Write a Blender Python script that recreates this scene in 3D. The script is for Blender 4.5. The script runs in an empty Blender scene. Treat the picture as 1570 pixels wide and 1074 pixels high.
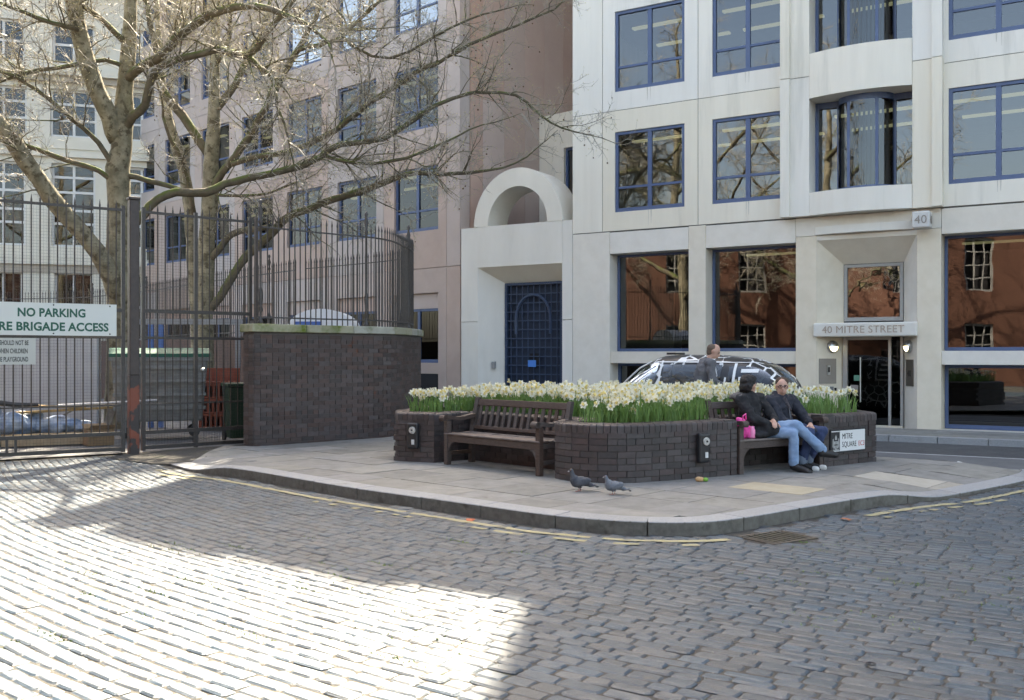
import bpy, bmesh, math, random
import numpy as np
from mathutils import Matrix, Vector, noise
random.seed(7); rng = np.random.default_rng(7)
S = bpy.context.scene
COL = S.collection
# ------------------------------------------------------------------ camera, sky, sun, exposure
cam_d = bpy.data.cameras.new('camera'); cam = bpy.data.objects.new('camera', cam_d); COL.objects.link(cam)
cam.location = (0, 0, 1.6); cam.rotation_euler = (math.radians(90), 0, 0)
cam_d.sensor_width = 36; cam_d.lens = 1500 / 1570 * 36; cam_d.shift_y = 8 / 1570
cam_d.clip_start = 0.1; cam_d.clip_end = 900
S.camera = cam
SUN_EL = math.radians(48); SUN_AZ = math.radians(7)
world = bpy.data.worlds.new('World'); S.world = world; world.use_nodes = True
wn = world.node_tree.nodes; wl = world.node_tree.links
sky = wn.new('ShaderNodeTexSky'); sky.sky_type = 'NISHITA'; sky.sun_disc = False
sky.sun_elevation = SUN_EL; sky.sun_rotation = SUN_AZ; sky.air_density = 1.0; sky.dust_density = 4.0; sky.ozone_density = 1.0
wl.new(sky.outputs[0], wn['Background'].inputs[0]); wn['Background'].inputs[1].default_value = 0.115
sd = bpy.data.lights.new('sun', 'SUN'); sun = bpy.data.objects.new('sun', sd); COL.objects.link(sun)
sd.energy = 5.0; sd.angle = math.radians(0.53); sd.color = (1.0, 0.95, 0.87)
sv = Vector((math.sin(SUN_AZ) * math.cos(SUN_EL), math.cos(SUN_AZ) * math.cos(SUN_EL), math.sin(SUN_EL)))
sun.rotation_euler = sv.to_track_quat('Z', 'Y').to_euler(); sun.location = (5, 60, 60)
S.view_settings.view_transform = 'Standard'; S.view_settings.look = 'None'
S.view_settings.exposure = 2.74; S.view_settings.gamma = 1.0; S.view_settings.use_curve_mapping = False
S.view_settings.use_white_balance = True; S.view_settings.white_balance_temperature = 7800; S.view_settings.white_balance_tint = 8
S.cycles.use_denoising = True; S.cycles.use_adaptive_sampling = True; S.cycles.adaptive_threshold = 0.03
S.cycles.max_bounces = 5; S.cycles.transparent_max_bounces = 10; S.cycles.diffuse_bounces = 3
S.cycles.sample_clamp_indirect = 6.0; S.cycles.caustics_reflective = False; S.cycles.caustics_refractive = False
FPX, CX, CY, CH = 1500.0, 785.0, 545.0, 1.6
def at(px, py, D):
    return Vector(((px - CX) / FPX * D, D, CH + (CY - py) / FPX * D))
# ------------------------------------------------------------------ materials
MATS = {}
def mat(name, col, col2=None, scale=8.0, rough=0.7, bump=0.0, bscale=60.0, piece=0.0, spec=0.4, metal=0.0,
        col3=None, scale3=1.2, thr3=0.58, up=False, trans=0.0, stretch=None, sharp=0.12):
    """procedural material: base colour, noise to col2, optional patches of col3 (moss, rust, stain), bump, per-piece tint"""
    if name in MATS: return MATS[name]
    m = bpy.data.materials.new(name); m.use_nodes = True; MATS[name] = m
    n = m.node_tree.nodes; l = m.node_tree.links; b = n['Principled BSDF']
    b.inputs['Roughness'].default_value = rough; b.inputs['Metallic'].default_value = metal
    b.inputs['Specular IOR Level'].default_value = spec
    geo = n.new('ShaderNodeNewGeometry'); pos = geo.outputs['Position']
    if stretch:
        vm = n.new('ShaderNodeVectorMath'); vm.operation = 'MULTIPLY'; l.new(pos, vm.inputs[0]); vm.inputs[1].default_value = stretch
        pos = vm.outputs[0]
    def noise(sc, det=5.0):
        t = n.new('ShaderNodeTexNoise'); t.inputs['Scale'].default_value = sc; t.inputs['Detail'].default_value = det
        t.inputs['Roughness'].default_value = 0.62; l.new(pos, t.inputs['Vector']); return t.outputs['Fac']
    def ramp(src, lo, hi):
        r = n.new('ShaderNodeMapRange'); r.inputs['From Min'].default_value = lo; r.inputs['From Max'].default_value = hi
        l.new(src, r.inputs['Value']); return r.outputs['Result']
    def mixc(f, a, c):
        x = n.new('ShaderNodeMix'); x.data_type = 'RGBA'
        if isinstance(f, float): x.inputs[0].default_value = f
        else: l.new(f, x.inputs[0])
        for i, v in ((6, a), (7, c)):
            if isinstance(v, tuple): x.inputs[i].default_value = (*v, 1)
            else: l.new(v, x.inputs[i])
        return x.outputs[2]
    c = tuple(col)
    if col2: c = mixc(ramp(noise(scale), 0.36, 0.64), c, tuple(col2))
    if col3:
        f = ramp(noise(scale3, 6.0), thr3, thr3 + sharp)
        if up:
            sx = n.new('ShaderNodeSeparateXYZ'); l.new(geo.outputs['Normal'], sx.inputs[0])
            mu = n.new('ShaderNodeMath'); mu.operation = 'MULTIPLY'; l.new(f, mu.inputs[0]); l.new(ramp(sx.outputs[2], -0.3, 0.6), mu.inputs[1]); f = mu.outputs[0]
        c = mixc(f, c, tuple(col3))
    if piece > 0:
        oi = n.new('ShaderNodeObjectInfo')
        ad = n.new('ShaderNodeMath'); ad.operation = 'ADD'; l.new(oi.outputs['Random'], ad.inputs[0]); l.new(geo.outputs['Random Per Island'], ad.inputs[1])
        fr = n.new('ShaderNodeMath'); fr.operation = 'FRACT'; l.new(ad.outputs[0], fr.inputs[0])
        r = n.new('ShaderNodeMapRange'); r.inputs['To Min'].default_value = 1 - piece; r.inputs['To Max'].default_value = 1 + piece; l.new(fr.outputs[0], r.inputs['Value'])
        hs = n.new('ShaderNodeHueSaturation'); l.new(r.outputs[0], hs.inputs['Value'])
        f7 = n.new('ShaderNodeMath'); f7.operation = 'MULTIPLY'; f7.inputs[1].default_value = 7.31; l.new(fr.outputs[0], f7.inputs[0])
        f8 = n.new('ShaderNodeMath'); f8.operation = 'FRACT'; l.new(f7.outputs[0], f8.inputs[0])
        r2 = n.new('ShaderNodeMapRange'); r2.inputs['To Min'].default_value = 0.6; r2.inputs['To Max'].default_value = 1.4; l.new(f8.outputs[0], r2.inputs['Value']); l.new(r2.outputs[0], hs.inputs['Saturation'])
        if isinstance(c, tuple): hs.inputs['Color'].default_value = (*c, 1)
        else: l.new(c, hs.inputs['Color'])
        c = hs.outputs[0]
    if isinstance(c, tuple): b.inputs['Base Color'].default_value = (*c, 1)
    else: l.new(c, b.inputs['Base Color'])
    if bump > 0:
        bp = n.new('ShaderNodeBump'); bp.inputs['Strength'].default_value = bump; bp.inputs['Distance'].default_value = 0.02
        l.new(noise(bscale, 6.0), bp.inputs['Height']); l.new(bp.outputs[0], b.inputs['Normal'])
    if trans > 0:
        tr = n.new('ShaderNodeBsdfTranslucent')
        if isinstance(c, tuple): tr.inputs[0].default_value = (*c, 1)
        else: l.new(c, tr.inputs[0])
        mx = n.new('ShaderNodeMixShader'); mx.inputs[0].default_value = trans
        l.new(b.outputs[0], mx.inputs[1]); l.new(tr.outputs[0], mx.inputs[2]); l.new(mx.outputs[0], n['Material Output'].inputs[0])
    return m
def glass(name, tint=(0.5, 0.55, 0.55), extra=0.06, wave=0.0, wscale=3.0, mult=1.7):
    if name in MATS: return MATS[name]
    m = bpy.data.materials.new(name); m.use_nodes = True; MATS[name] = m
    n = m.node_tree.nodes; l = m.node_tree.links; n.remove(n['Principled BSDF'])
    t = n.new('ShaderNodeBsdfTransparent'); t.inputs[0].default_value = (*tint, 1)
    g = n.new('ShaderNodeBsdfGlossy'); g.inputs['Roughness'].default_value = 0.0; g.inputs[0].default_value = (0.95, 0.97, 1, 1)
    fr = n.new('ShaderNodeFresnel'); fr.inputs[0].default_value = 1.52
    a = n.new('ShaderNodeMath'); a.operation = 'MULTIPLY_ADD'; a.inputs[1].default_value = mult; a.inputs[2].default_value = extra; a.use_clamp = True
    l.new(fr.outputs[0], a.inputs[0])
    if wave > 0:
        geo = n.new('ShaderNodeNewGeometry')
        w = n.new('ShaderNodeTexNoise'); w.inputs['Scale'].default_value = wscale; w.inputs['Detail'].default_value = 1.0; l.new(geo.outputs['Position'], w.inputs['Vector'])
        bp = n.new('ShaderNodeBump'); bp.inputs['Strength'].default_value = wave; bp.inputs['Distance'].default_value = 0.02; l.new(w.outputs['Fac'], bp.inputs['Height'])
        l.new(bp.outputs[0], g.inputs['Normal'])
    mx = n.new('ShaderNodeMixShader'); l.new(a.outputs[0], mx.inputs[0]); l.new(t.outputs[0], mx.inputs[1]); l.new(g.outputs[0], mx.inputs[2])
    l.new(mx.outputs[0], n['Material Output'].inputs[0]); return m
def emit(name, col, strength):
    if name in MATS: return MATS[name]
    m = bpy.data.materials.new(name); m.use_nodes = True; MATS[name] = m
    b = m.node_tree.nodes['Principled BSDF']; b.inputs['Base Color'].default_value = (*col, 1)
    b.inputs['Emission Color'].default_value = (*col, 1); b.inputs['Emission Strength'].default_value = strength; return m
# ------------------------------------------------------------------ mesh helpers
def tag(o, label=None, cat=None, group=None, kind=None):
    if label: o['label'] = label
    if cat: o['category'] = cat
    if group: o['group'] = group
    if kind: o['kind'] = kind
    return o
def empty(name, M=None, label=None, cat=None, group=None, parent=None):
    o = bpy.data.objects.new(name, None); COL.objects.link(o); o.empty_display_size = 0.1
    if parent: o.parent = parent
    if M is not None: o.matrix_local = M
    return tag(o, label, cat, group)
def link(name, me, parent=None, M=None):
    o = bpy.data.objects.new(name, me); COL.objects.link(o)
    if parent: o.parent = parent
    if M is not None: o.matrix_local = M
    return o
class MB:
    def __init__(s): s.v = []; s.f = []; s.mi = []
    def add(s, vs, fs, m=0, M=None):
        b = len(s.v)
        s.v += [tuple(M @ Vector(p)) for p in vs] if M is not None else [tuple(p) for p in vs]
        s.f += [tuple(i + b for i in q) for q in fs]; s.mi += [m] * len(fs); return s
    def box(s, x0, x1, y0, y1, z0, z1, m=0, M=None):
        return s.add([(x0, y0, z0), (x1, y0, z0), (x1, y1, z0), (x0, y1, z0), (x0, y0, z1), (x1, y0, z1), (x1, y1, z1), (x0, y1, z1)],
                     [(0, 3, 2, 1), (4, 5, 6, 7), (0, 1, 5, 4), (1, 2, 6, 5), (2, 3, 7, 6), (3, 0, 4, 7)], m, M)
    def bar(s, a, b, r, n=6, m=0, r2=None):
        return s.tube([a, b], [r, r if r2 is None else r2], n, m)
    def tube(s, pts, rad, n=6, m=0, cap=True):
        P = [Vector(p) for p in pts]; k = len(P)
        if not hasattr(rad, '__len__'): rad = [rad] * k
        t0 = (P[1] - P[0]).normalized(); a = t0.orthogonal().normalized(); b0 = len(s.v)
        for i in range(k):
            t = (P[min(i + 1, k - 1)] - P[max(i - 1, 0)])
            if t.length < 1e-9: t = t0
            t.normalize(); a = (a - t * a.dot(t))
            if a.length < 1e-6: a = t.orthogonal()
            a.normalize(); c = t.cross(a)
            for j in range(n):
                q = 2 * math.pi * j / n; s.v.append(tuple(P[i] + (a * math.cos(q) + c * math.sin(q)) * rad[i]))
        for i in range(k - 1):
            for j in range(n):
                s.f.append((b0 + i * n + j, b0 + i * n + (j + 1) % n, b0 + (i + 1) * n + (j + 1) % n, b0 + (i + 1) * n + j)); s.mi.append(m)
        if cap:
            s.f.append(tuple(b0 + j for j in reversed(range(n)))); s.mi.append(m)
            s.f.append(tuple(b0 + (k - 1) * n + j for j in range(n))); s.mi.append(m)
        return s
    def prism(s, poly, z0, z1, m=0, M=None):
        """poly counter-clockwise; z0/z1 numbers or functions of (x, y)"""
        n = len(poly); g = lambda z, p: z(p[0], p[1]) if callable(z) else z
        vs = [(p[0], p[1], g(z0, p)) for p in poly] + [(p[0], p[1], g(z1, p)) for p in poly]
        return s.add(vs, [tuple(reversed(range(n))), tuple(range(n, 2 * n))] + [(i, (i + 1) % n, n + (i + 1) % n, n + i) for i in range(n)], m, M)
    def lathe(s, prof, n=12, m=0, M=None):
        vs = []; fs = []; k = len(prof)
        for r, z in prof:
            for j in range(n):
                q = 2 * math.pi * j / n; vs.append((r * math.cos(q), r * math.sin(q), z))
        for i in range(k - 1):
            for j in range(n): fs.append((i * n + j, i * n + (j + 1) % n, (i + 1) * n + (j + 1) % n, (i + 1) * n + j))
        fs.append(tuple(reversed(range(n)))); fs.append(tuple((k - 1) * n + j for j in range(n)))
        return s.add(vs, fs, m, M)
    def ball(s, c, r, n=8, k=6, m=0, M=None):
        rx, ry, rz = r if hasattr(r, '__len__') else (r, r, r)
        vs = [(c[0], c[1], c[2] - rz)]; fs = []
        for i in range(1, k):
            a = math.pi * i / k - math.pi / 2
            for j in range(n):
                q = 2 * math.pi * j / n; vs.append((c[0] + rx * math.cos(a) * math.cos(q), c[1] + ry * math.cos(a) * math.sin(q), c[2] + rz * math.sin(a)))
        vs.append((c[0], c[1], c[2] + rz)); L = len(vs) - 1
        for j in range(n): fs.append((0, 1 + (j + 1) % n, 1 + j)); fs.append((L, L - n + j, L - n + (j + 1) % n))
        for i in range(k - 2):
            for j in range(n): fs.append((1 + i * n + j, 1 + i * n + (j + 1) % n, 1 + (i + 1) * n + (j + 1) % n, 1 + (i + 1) * n + j))
        return s.add(vs, fs, m, M)
    def hole(s, x0, x1, z0, z1, a0, a1, b0, b1, y0, y1, m=0):
        """panel in the xz plane with a rectangular opening, front y0, back y1"""
        o = [(x0, z0), (x1, z0), (x1, z1), (x0, z1)]; i = [(a0, b0), (a1, b0), (a1, b1), (a0, b1)]
        vs = [(x, y0, z) for x, z in o] + [(x, y0, z) for x, z in i] + [(x, y1, z) for x, z in i] + [(x, y1, z) for x, z in o]; fs = []
        for k in range(4):
            q = (k + 1) % 4
            fs += [(k, q, 4 + q, 4 + k), (4 + k, 4 + q, 8 + q, 8 + k), (8 + k, 8 + q, 12 + q, 12 + k), (12 + k, 12 + q, q, k)]
        return s.add(vs, fs, m)
    def mesh(s, name, mats, smooth=False):
        me = bpy.data.meshes.new(name); me.from_pydata(s.v, [], s.f)
        for q in (mats if isinstance(mats, (list, tuple)) else [mats]): me.materials.append(q)
        if any(s.mi): me.polygons.foreach_set('material_index', s.mi)
        if smooth: me.polygons.foreach_set('use_smooth', [True] * len(me.polygons))
        me.update(); return me
    def build(s, name, mats, parent=None, M=None, smooth=False):
        return link(name, s.mesh(name, mats, smooth), parent, M)
def fix_normals(o):
    bm = bmesh.new(); bm.from_mesh(o.data); bmesh.ops.recalc_face_normals(bm, faces=bm.faces); bm.to_mesh(o.data); bm.free(); return o
def bevel(o, w=0.01, seg=2):
    bm = bmesh.new(); bm.from_mesh(o.data)
    bmesh.ops.bevel(bm, geom=[e for e in bm.edges], offset=w, segments=seg, affect='EDGES', profile=0.5)
    bm.to_mesh(o.data); bm.free(); return o
def catmull(P, step=0.1):
    P = [Vector(p) for p in P]; out = []
    for i in range(len(P) - 1):
        a, b, c, d = P[max(i - 1, 0)], P[i], P[i + 1], P[min(i + 2, len(P) - 1)]
        k = max(2, int((c - b).length / step))
        for j in range(k):
            t = j / k; out.append(0.5 * ((2 * b) + (c - a) * t + (2 * a - 5 * b + 4 * c - d) * t * t + (3 * b - a - 3 * c + d) * t ** 3))
    out.append(P[-1]); return out
class Path:
    def __init__(s, pts):
        s.p = [Vector((q[0], q[1])) for q in pts]; s.s = [0.0]
        for a, b in zip(s.p, s.p[1:]): s.s.append(s.s[-1] + (b - a).length)
        s.L = s.s[-1]
    def __call__(s, d):
        d = min(max(d, 0), s.L - 1e-6); i = int(np.searchsorted(s.s, d, side='right')) - 1; i = min(i, len(s.p) - 2)
        a, b = s.p[i], s.p[i + 1]; t = (d - s.s[i]) / max(1e-9, s.s[i + 1] - s.s[i]); return a.lerp(b, t), (b - a).normalized()
UNIT = [(-.5, -.5, -.5), (.5, -.5, -.5), (.5, .5, -.5), (-.5, .5, -.5), (-.5, -.5, .5), (.5, -.5, .5), (.5, .5, .5), (-.5, .5, .5)]
UNITF = [(0, 3, 2, 1), (4, 5, 6, 7), (0, 1, 5, 4), (1, 2, 6, 5), (2, 3, 7, 6), (3, 0, 4, 7)]
class Pieces:
    """alike pieces: the largest in view become objects of their own, the rest one joined part"""
    def __init__(s, verts, faces): s.V = np.array(verts, float); s.F = faces; s.items = []
    def add(s, M, imp=0.0, verts=None): s.items.append((imp, M, verts))
    def emit(s, parent, name, rest, material, limit=300, pm=None):
        s.items.sort(key=lambda t: -t[0]); base = None
        for imp, M, vs in s.items[:limit]:
            if vs is not None:
                me = bpy.data.meshes.new(name); me.from_pydata([tuple(q) for q in vs], [], s.F); me.materials.append(material)
            else:
                if base is None:
                    base = bpy.data.meshes.new(name); base.from_pydata([tuple(q) for q in s.V], [], s.F); base.materials.append(material)
                me = base
            link(name, me, parent, M)
        R = s.items[limit:]
        if R:
            V = []; F = []; n = len(s.V)
            for i, (imp, M, vs) in enumerate(R):
                A = np.array(M); q = s.V if vs is None else np.asarray(vs); V.append(q @ A[:3, :3].T + A[:3, 3]); F += [tuple(j + i * n for j in f) for f in s.F]
            me = bpy.data.meshes.new(rest); me.from_pydata(np.concatenate(V).tolist(), [], F); me.materials.append(material)
            tag(link(rest, me, parent), kind='stuff')
def TRS(loc, rz=0.0, sc=(1, 1, 1)):
    return Matrix.Translation(Vector(loc)) @ Matrix.Rotation(rz, 4, 'Z') @ Matrix.Diagonal((*sc, 1))
def frame(O, u, z=0.0):
    u = Vector((u[0], u[1])).normalized()
    return Matrix(((u.x, -u.y, 0, O[0]), (u.y, u.x, 0, O[1]), (0, 0, 1, z), (0, 0, 0, 1)))
def ncam(p): return -math.hypot(p[0], p[1])
TMP = bpy.data.scenes.new('workbench')           # scratch scene: keeps modifier evaluation cheap, removed at the end
def bake(o):
    TMP.collection.objects.link(o); TMP.view_layers[0].update(); dg = TMP.view_layers[0].depsgraph; dg.update()
    me = bpy.data.meshes.new_from_object(o.evaluated_get(dg)); bpy.data.objects.remove(o); return me
def text(parent, body, size, M, material, name='lettering', depth=0.004, bold=0.0, align='LEFT', sx=1.0):
    cu = bpy.data.curves.new('t', 'FONT'); cu.body = body; cu.size = size; cu.extrude = depth; cu.offset = bold; cu.align_x = align
    cu.resolution_u = 3; cu.space_character = 1.02
    me = bake(bpy.data.objects.new('t', cu)); me.materials.clear(); me.materials.append(material)
    return link(name, me, parent, M @ Matrix.Diagonal((sx, 1, 1, 1)))
TXT = Matrix(((1, 0, 0, 0), (0, 0, -1, 0), (0, 1, 0, 0), (0, 0, 0, 1)))   # lettering upright in the xz plane, facing -y
def blob(name, prims, material, parent=None, voxel=0.012, smooth=6, M=None, fold=0.0, freq=11.0):
    """one continuous surface grown from tapered limbs ('c', p0, p1, r0, r1) and ellipsoids ('e', c, (rx, ry, rz), rotation)"""
    mb = MB()
    for q in prims:
        if q[0] == 'c':
            a, b, r0, r1 = Vector(q[1]), Vector(q[2]), q[3], q[4]
            d = (b - a); L = d.length; d.normalize(); pts = []; rad = []
            for t in (-90, -60, -30): pts.append(a + d * (r0 * math.sin(math.radians(t)))); rad.append(max(1e-3, r0 * math.cos(math.radians(t))))
            pts.append(a); rad.append(r0); pts.append(b); rad.append(r1)
            for t in (30, 60, 90): pts.append(b + d * (r1 * math.sin(math.radians(t)))); rad.append(max(1e-3, r1 * math.cos(math.radians(t))))
            mb.tube(pts, rad, 12)
        else:
            R = Matrix.Translation(Vector(q[1])) @ (q[3].to_4x4() if len(q) > 3 else Matrix.Identity(4))
            mb.ball((0, 0, 0), q[2], 14, 10, 0, R)
    o = bpy.data.objects.new(name, mb.mesh(name, material))
    r = o.modifiers.new('r', 'REMESH'); r.mode = 'VOXEL'; r.voxel_size = voxel; r.use_smooth_shade = True
    sm = o.modifiers.new('s', 'SMOOTH'); sm.factor = 0.5; sm.iterations = smooth
    me = bake(o); me.polygons.foreach_set('use_smooth', [True] * len(me.polygons)); me.name = name
    if not me.materials: me.materials.append(material)
    if fold > 0:
        NV = [(v.co.copy(), v.normal.copy()) for v in me.vertices]; CO = []
        for c, nv in NV:
            q = noise.noise(Vector((c.x * freq, c.y * freq, c.z * freq * .8))) + .5 * noise.noise(Vector((c.z * freq * 2.2, c.x * freq * 1.5, c.y * freq * 2)))
            CO += list(c + nv * (fold * q))
        me.vertices.foreach_set('co', CO); me.update()
    return link(name, me, parent, M)
# ================================================================== the ground
UC = Vector((.852, -.524)).normalized(); C0 = Vector((1.635, 26.364)); NC = Vector((UC.y, -UC.x))
def wdist(x, y): return (x - C0.x) * NC.x + (y - C0.y) * NC.y          # metres in front of the cream facade
def street(lx, w): return C0 + UC * lx + NC * w
def sm(t): t = min(1.0, max(0.0, t)); return t * t * (3 - 2 * t)
KERB = catmull([(-4.93, 14.14), (-4.32, 13.37), (-3.47, 12.69), (-2.67, 11.87), (-1.87, 11.05), (-1.1, 10.37), (-0.2, 9.57), (0.41, 9.06), (1.08, 8.74), (1.7, 8.72),
                (2.2, 9.02), (2.75, 9.48), (3.53, 10.1), (4.26, 10.6), (4.94, 11.0), (6.42, 12.27), (7.2, 13.2), (7.75, 14.7)], 0.12)
KERB = [Vector((p.x, p.y)) for p in [Vector((*q, 0)) if len(q) == 2 else q for q in KERB]]
KA = np.array([tuple(p) for p in KERB])
def kdist(x, y): return float(np.min(np.hypot(KA[:, 0] - x, KA[:, 1] - y)))
def zc(x, y): return -.16 * sm((9.2 - wdist(x, y)) / 2.3)
def zi(x, y):
    z = .11 - .16 * sm((8.4 - wdist(x, y)) / 1.5)
    if x > 3.8: z -= .085 * sm((x - 3.9) / .9) * (1 - sm(kdist(x, y) / 1.3))
    if x < -3.6: z -= .09 * sm((-3.7 - x) / .8) * (1 - sm(kdist(x, y) / 1.3))
    return max(z, zc(x, y) + .012)
WALL_PTS = [(-4.2, 15.96), (-3.21, 16.92), (-2.25, 17.85), (-1.95, 19.1), (-1.9, 20.4), (-2.3, 21.7), (-3.3, 22.8), (-5.2, 24.4)]
WALLP = [Vector((p.x, p.y)) for p in catmull([(*q, 0) for q in WALL_PTS], 0.15)]
POLY = [tuple(p) for p in KERB] + [(-1.75, 20.36)] + [tuple(p) for p in reversed([q for q in WALLP if q.y < 20.2])] + [(-4.75, 16.2)]
def inside(poly, x, y):
    c = False; n = len(poly); j = n - 1
    for i in range(n):
        a, b = poly[i], poly[j]
        if (a[1] > y) != (b[1] > y) and x < (b[0] - a[0]) * (y - a[1]) / (b[1] - a[1]) + a[0]: c = not c
        j = i
    return c
def clip(poly, a, b, c):            # keep a*x + b*y <= c
    out = []; n = len(poly)
    for i in range(n):
        p, q = poly[i], poly[(i + 1) % n]; dp = a * p[0] + b * p[1] - c; dq = a * q[0] + b * q[1] - c
        if dp <= 0: out.append(p)
        if (dp < 0) != (dq < 0):
            t = dp / (dp - dq); out.append((p[0] + (q[0] - p[0]) * t, p[1] + (q[1] - p[1]) * t))
    return out
m_asph = mat('asphalt', (.055, .056, .06), (.08, .08, .082), 3.0, .85, .25, 180)
m_asph2 = mat('pale asphalt', (.11, .112, .115), (.14, .14, .14), 2.0, .8, .25, 180)
m_joint = mat('joint grit', (.06, .057, .051), (.10, .094, .083), 38, .95, .9, 140, col3=(.055, .075, .022), scale3=1.9, thr3=.60)
m_sett = mat('granite sett', (.034, .052, .070), (.052, .074, .094), 22, .42, .35, 120, piece=.22, spec=.55, col3=(.068, .072, .076), scale3=5.0, thr3=.57)
m_slab = mat('york stone', (.185, .181, .168), (.24, .234, .216), 5, .75, .2, 120, piece=.14, col3=(.13, .125, .11), scale3=2.2, thr3=.6)
m_slab2 = mat('pale york stone', (.33, .295, .225), (.37, .335, .265), 6, .75, .2, 120, piece=.10)
m_kerb = mat('kerb granite', (.25, .255, .26), (.32, .322, .325), 45, .6, .3, 150, piece=.08, col3=(.2, .2, .19), scale3=3, thr3=.62)
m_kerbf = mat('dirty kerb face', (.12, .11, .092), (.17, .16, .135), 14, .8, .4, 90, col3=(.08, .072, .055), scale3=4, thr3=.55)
m_yel = mat('yellow paint', (.36, .32, .17), (.28, .26, .18), 12, .7, .2, 90)
g = MB(); g.add([(-400, -400, -.42), (400, -400, -.42), (400, 400, -.42), (-400, 400, -.42)], [(0, 1, 2, 3)])
tag(g.build('ground', m_asph), kind='structure')
def strip(lx0, lx1, w0, w1, z, nx=2):
    mb = MB(); a, b, c, d = street(lx0, w1), street(lx1, w1), street(lx1, w0), street(lx0, w0)
    mb.add([(*a, z), (*b, z), (*c, z), (*d, z)], [(0, 1, 2, 3)]); return mb
road = tag(strip(-40, 40, 2.0, 6.98, -.164).build('road', m_asph), kind='structure')
tag(strip(-40, 40, 4.72, 6.98, -.160).build('parking_bay', m_asph2), kind='structure')
strip(-40, 40, 4.62, 4.72, -.158).build('lane_line', mat('worn white paint', (.5, .5, .5), (.35, .35, .35), 8, .7), road)
fp = strip(-3.6, 40, .0, 2.0, -.05).build('street_pavement', m_slab); tag(fp, kind='structure')
kp = Pieces(UNIT, UNITF); rz = math.atan2(UC.y, UC.x)
for i in range(34):
    c = street(-3 + i * .92, 2.1); kp.add(TRS((c.x, c.y, -.105), rz, (.905, .28, .13)), ncam(c))
kp.emit(fp, 'kerb_stone', 'kerb_stones_far', m_kerb)
fp2 = Pieces(UNIT, UNITF)
for i in range(30):
    for j in range(3):
        c = street(-3 + i * .9 + (j % 2) * .4, .33 + j * .64); fp2.add(TRS((c.x, c.y, -.062), rz, (.89, .63, .04)), ncam(c))
fp2.emit(fp, 'paving_slab', 'paving_far', m_slab)
# --- the raised pavement: base, slabs, kerb stones
inn = []
for i, p in enumerate(KERB):
    t = (KERB[min(i + 1, len(KERB) - 1)] - KERB[max(i - 1, 0)]).normalized(); inn.append((p.x - t.y * .29, p.y + t.x * .29))
IN = inn + POLY[len(KERB):]
pav = empty('pavement'); tag(pav, kind='structure')
E1 = Vector((.735, -.678)).normalized(); F1 = Vector((.678, .735)).normalized()
base = MB(); slabs = []
o0 = Vector((-5, 13.2))
v = -4.5; row = 0
while v < 8.5:
    h = (.62, .75, .58, .7)[row % 4]; u = -6.0 + (row * .37) % .8
    while u < 14:
        L = random.choice((.6, .75, .9, .66)); 
        rect = IN
        e = lambda s: (o0.x * E1.x + o0.y * E1.y + s); f = lambda s: (o0.x * F1.x + o0.y * F1.y + s)
        g_ = 0.0045
        for pas in (0, 1):
            q = 0 if pas == 0 else g_
            r = clip(IN, E1.x, E1.y, e(u + L - q)); r = clip(r, -E1.x, -E1.y, -e(u + q)) if r else r
            r = clip(r, F1.x, F1.y, f(v + h - q)) if r else r; r = clip(r, -F1.x, -F1.y, -f(v + q)) if r else r
            r = [p for i, p in enumerate(r) if math.hypot(p[0] - r[i - 1][0], p[1] - r[i - 1][1]) > .003] if r else r
            if not r or len(r) < 3: break
            ar = abs(sum(r[i - 1][0] * r[i][1] - r[i][0] * r[i - 1][1] for i in range(len(r)))) / 2
            if ar < .01: break
            if pas == 0: base.add([(x, y, zi(x, y) - .008) for x, y in r], [tuple(range(len(r)))])
            else: slabs.append(r)
        u += L
    v += h; row += 1
base.build('bedding', m_joint, pav)
pale = [(2.0, 10.2), (2.9, 10.7), (3.3, 11.1), (4.35, 12.3), (4.75, 11.9), (5.15, 11.55)]
for k, r in enumerate(slabs):
    cx = sum(p[0] for p in r) / len(r); cy = sum(p[1] for p in r) / len(r); dz = random.uniform(-.003, .003)
    mb = MB(); mb.prism(r, lambda x, y: zi(x, y) - .03, lambda x, y: zi(x, y) + dz)
    mb.build('paving_slab', m_slab2 if any(math.hypot(cx - a, cy - b) < .28 for a, b in pale) else m_slab, pav)
kpth = Path(KERB); d = 0.0
while d < kpth.L - .1:
    L = min(random.uniform(.85, 1.05), kpth.L - d); ps = [kpth(d + .005 + (L - .01) * i / 6) for i in range(7)]
    outp = [(p.x, p.y) for p, t in ps]; inp = [(p.x - t.y * .285, p.y + t.x * .285) for p, t in ps]
    poly = outp + inp[::-1]; dz = random.uniform(0, .004)
    mb = MB(); mb.prism(poly, -.3, lambda x, y: zi(x, y) + .006 + dz)
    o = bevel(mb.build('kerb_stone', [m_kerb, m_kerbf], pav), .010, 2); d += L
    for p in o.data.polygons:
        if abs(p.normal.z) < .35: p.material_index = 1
# --- cobbled road: joint bed, setts
cob = MB(); N = 40
xs = np.linspace(-14, 14, 57); ys = np.linspace(-4, 20, 49)
for i in range(len(xs) - 1):
    for j in range(len(ys) - 1):
        q = [(xs[i], ys[j]), (xs[i + 1], ys[j]), (xs[i + 1], ys[j + 1]), (xs[i], ys[j + 1])]
        if wdist(*q[2]) > 6.6: cob.add([(x, y, zc(x, y) - .0075) for x, y in q], [(0, 1, 2, 3)])
croad = tag(cob.build('cobbled_road', m_joint), kind='structure')
GATE0 = Vector((-9.6, 13.46)); GP = Vector((-6.11, 15.79)); GEND = Vector((-4.57, 17.14))
def behind_gate(x, y):
    for a, b in ((GATE0, GP), (GP, GEND)):
        if a.x - .3 <= x <= b.x + .05:
            t = (x - a.x) / (b.x - a.x); return y > a.y + (b.y - a.y) * t - .1
    return x < GATE0.x and y > GATE0.y + (x - GATE0.x) * .66
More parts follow.
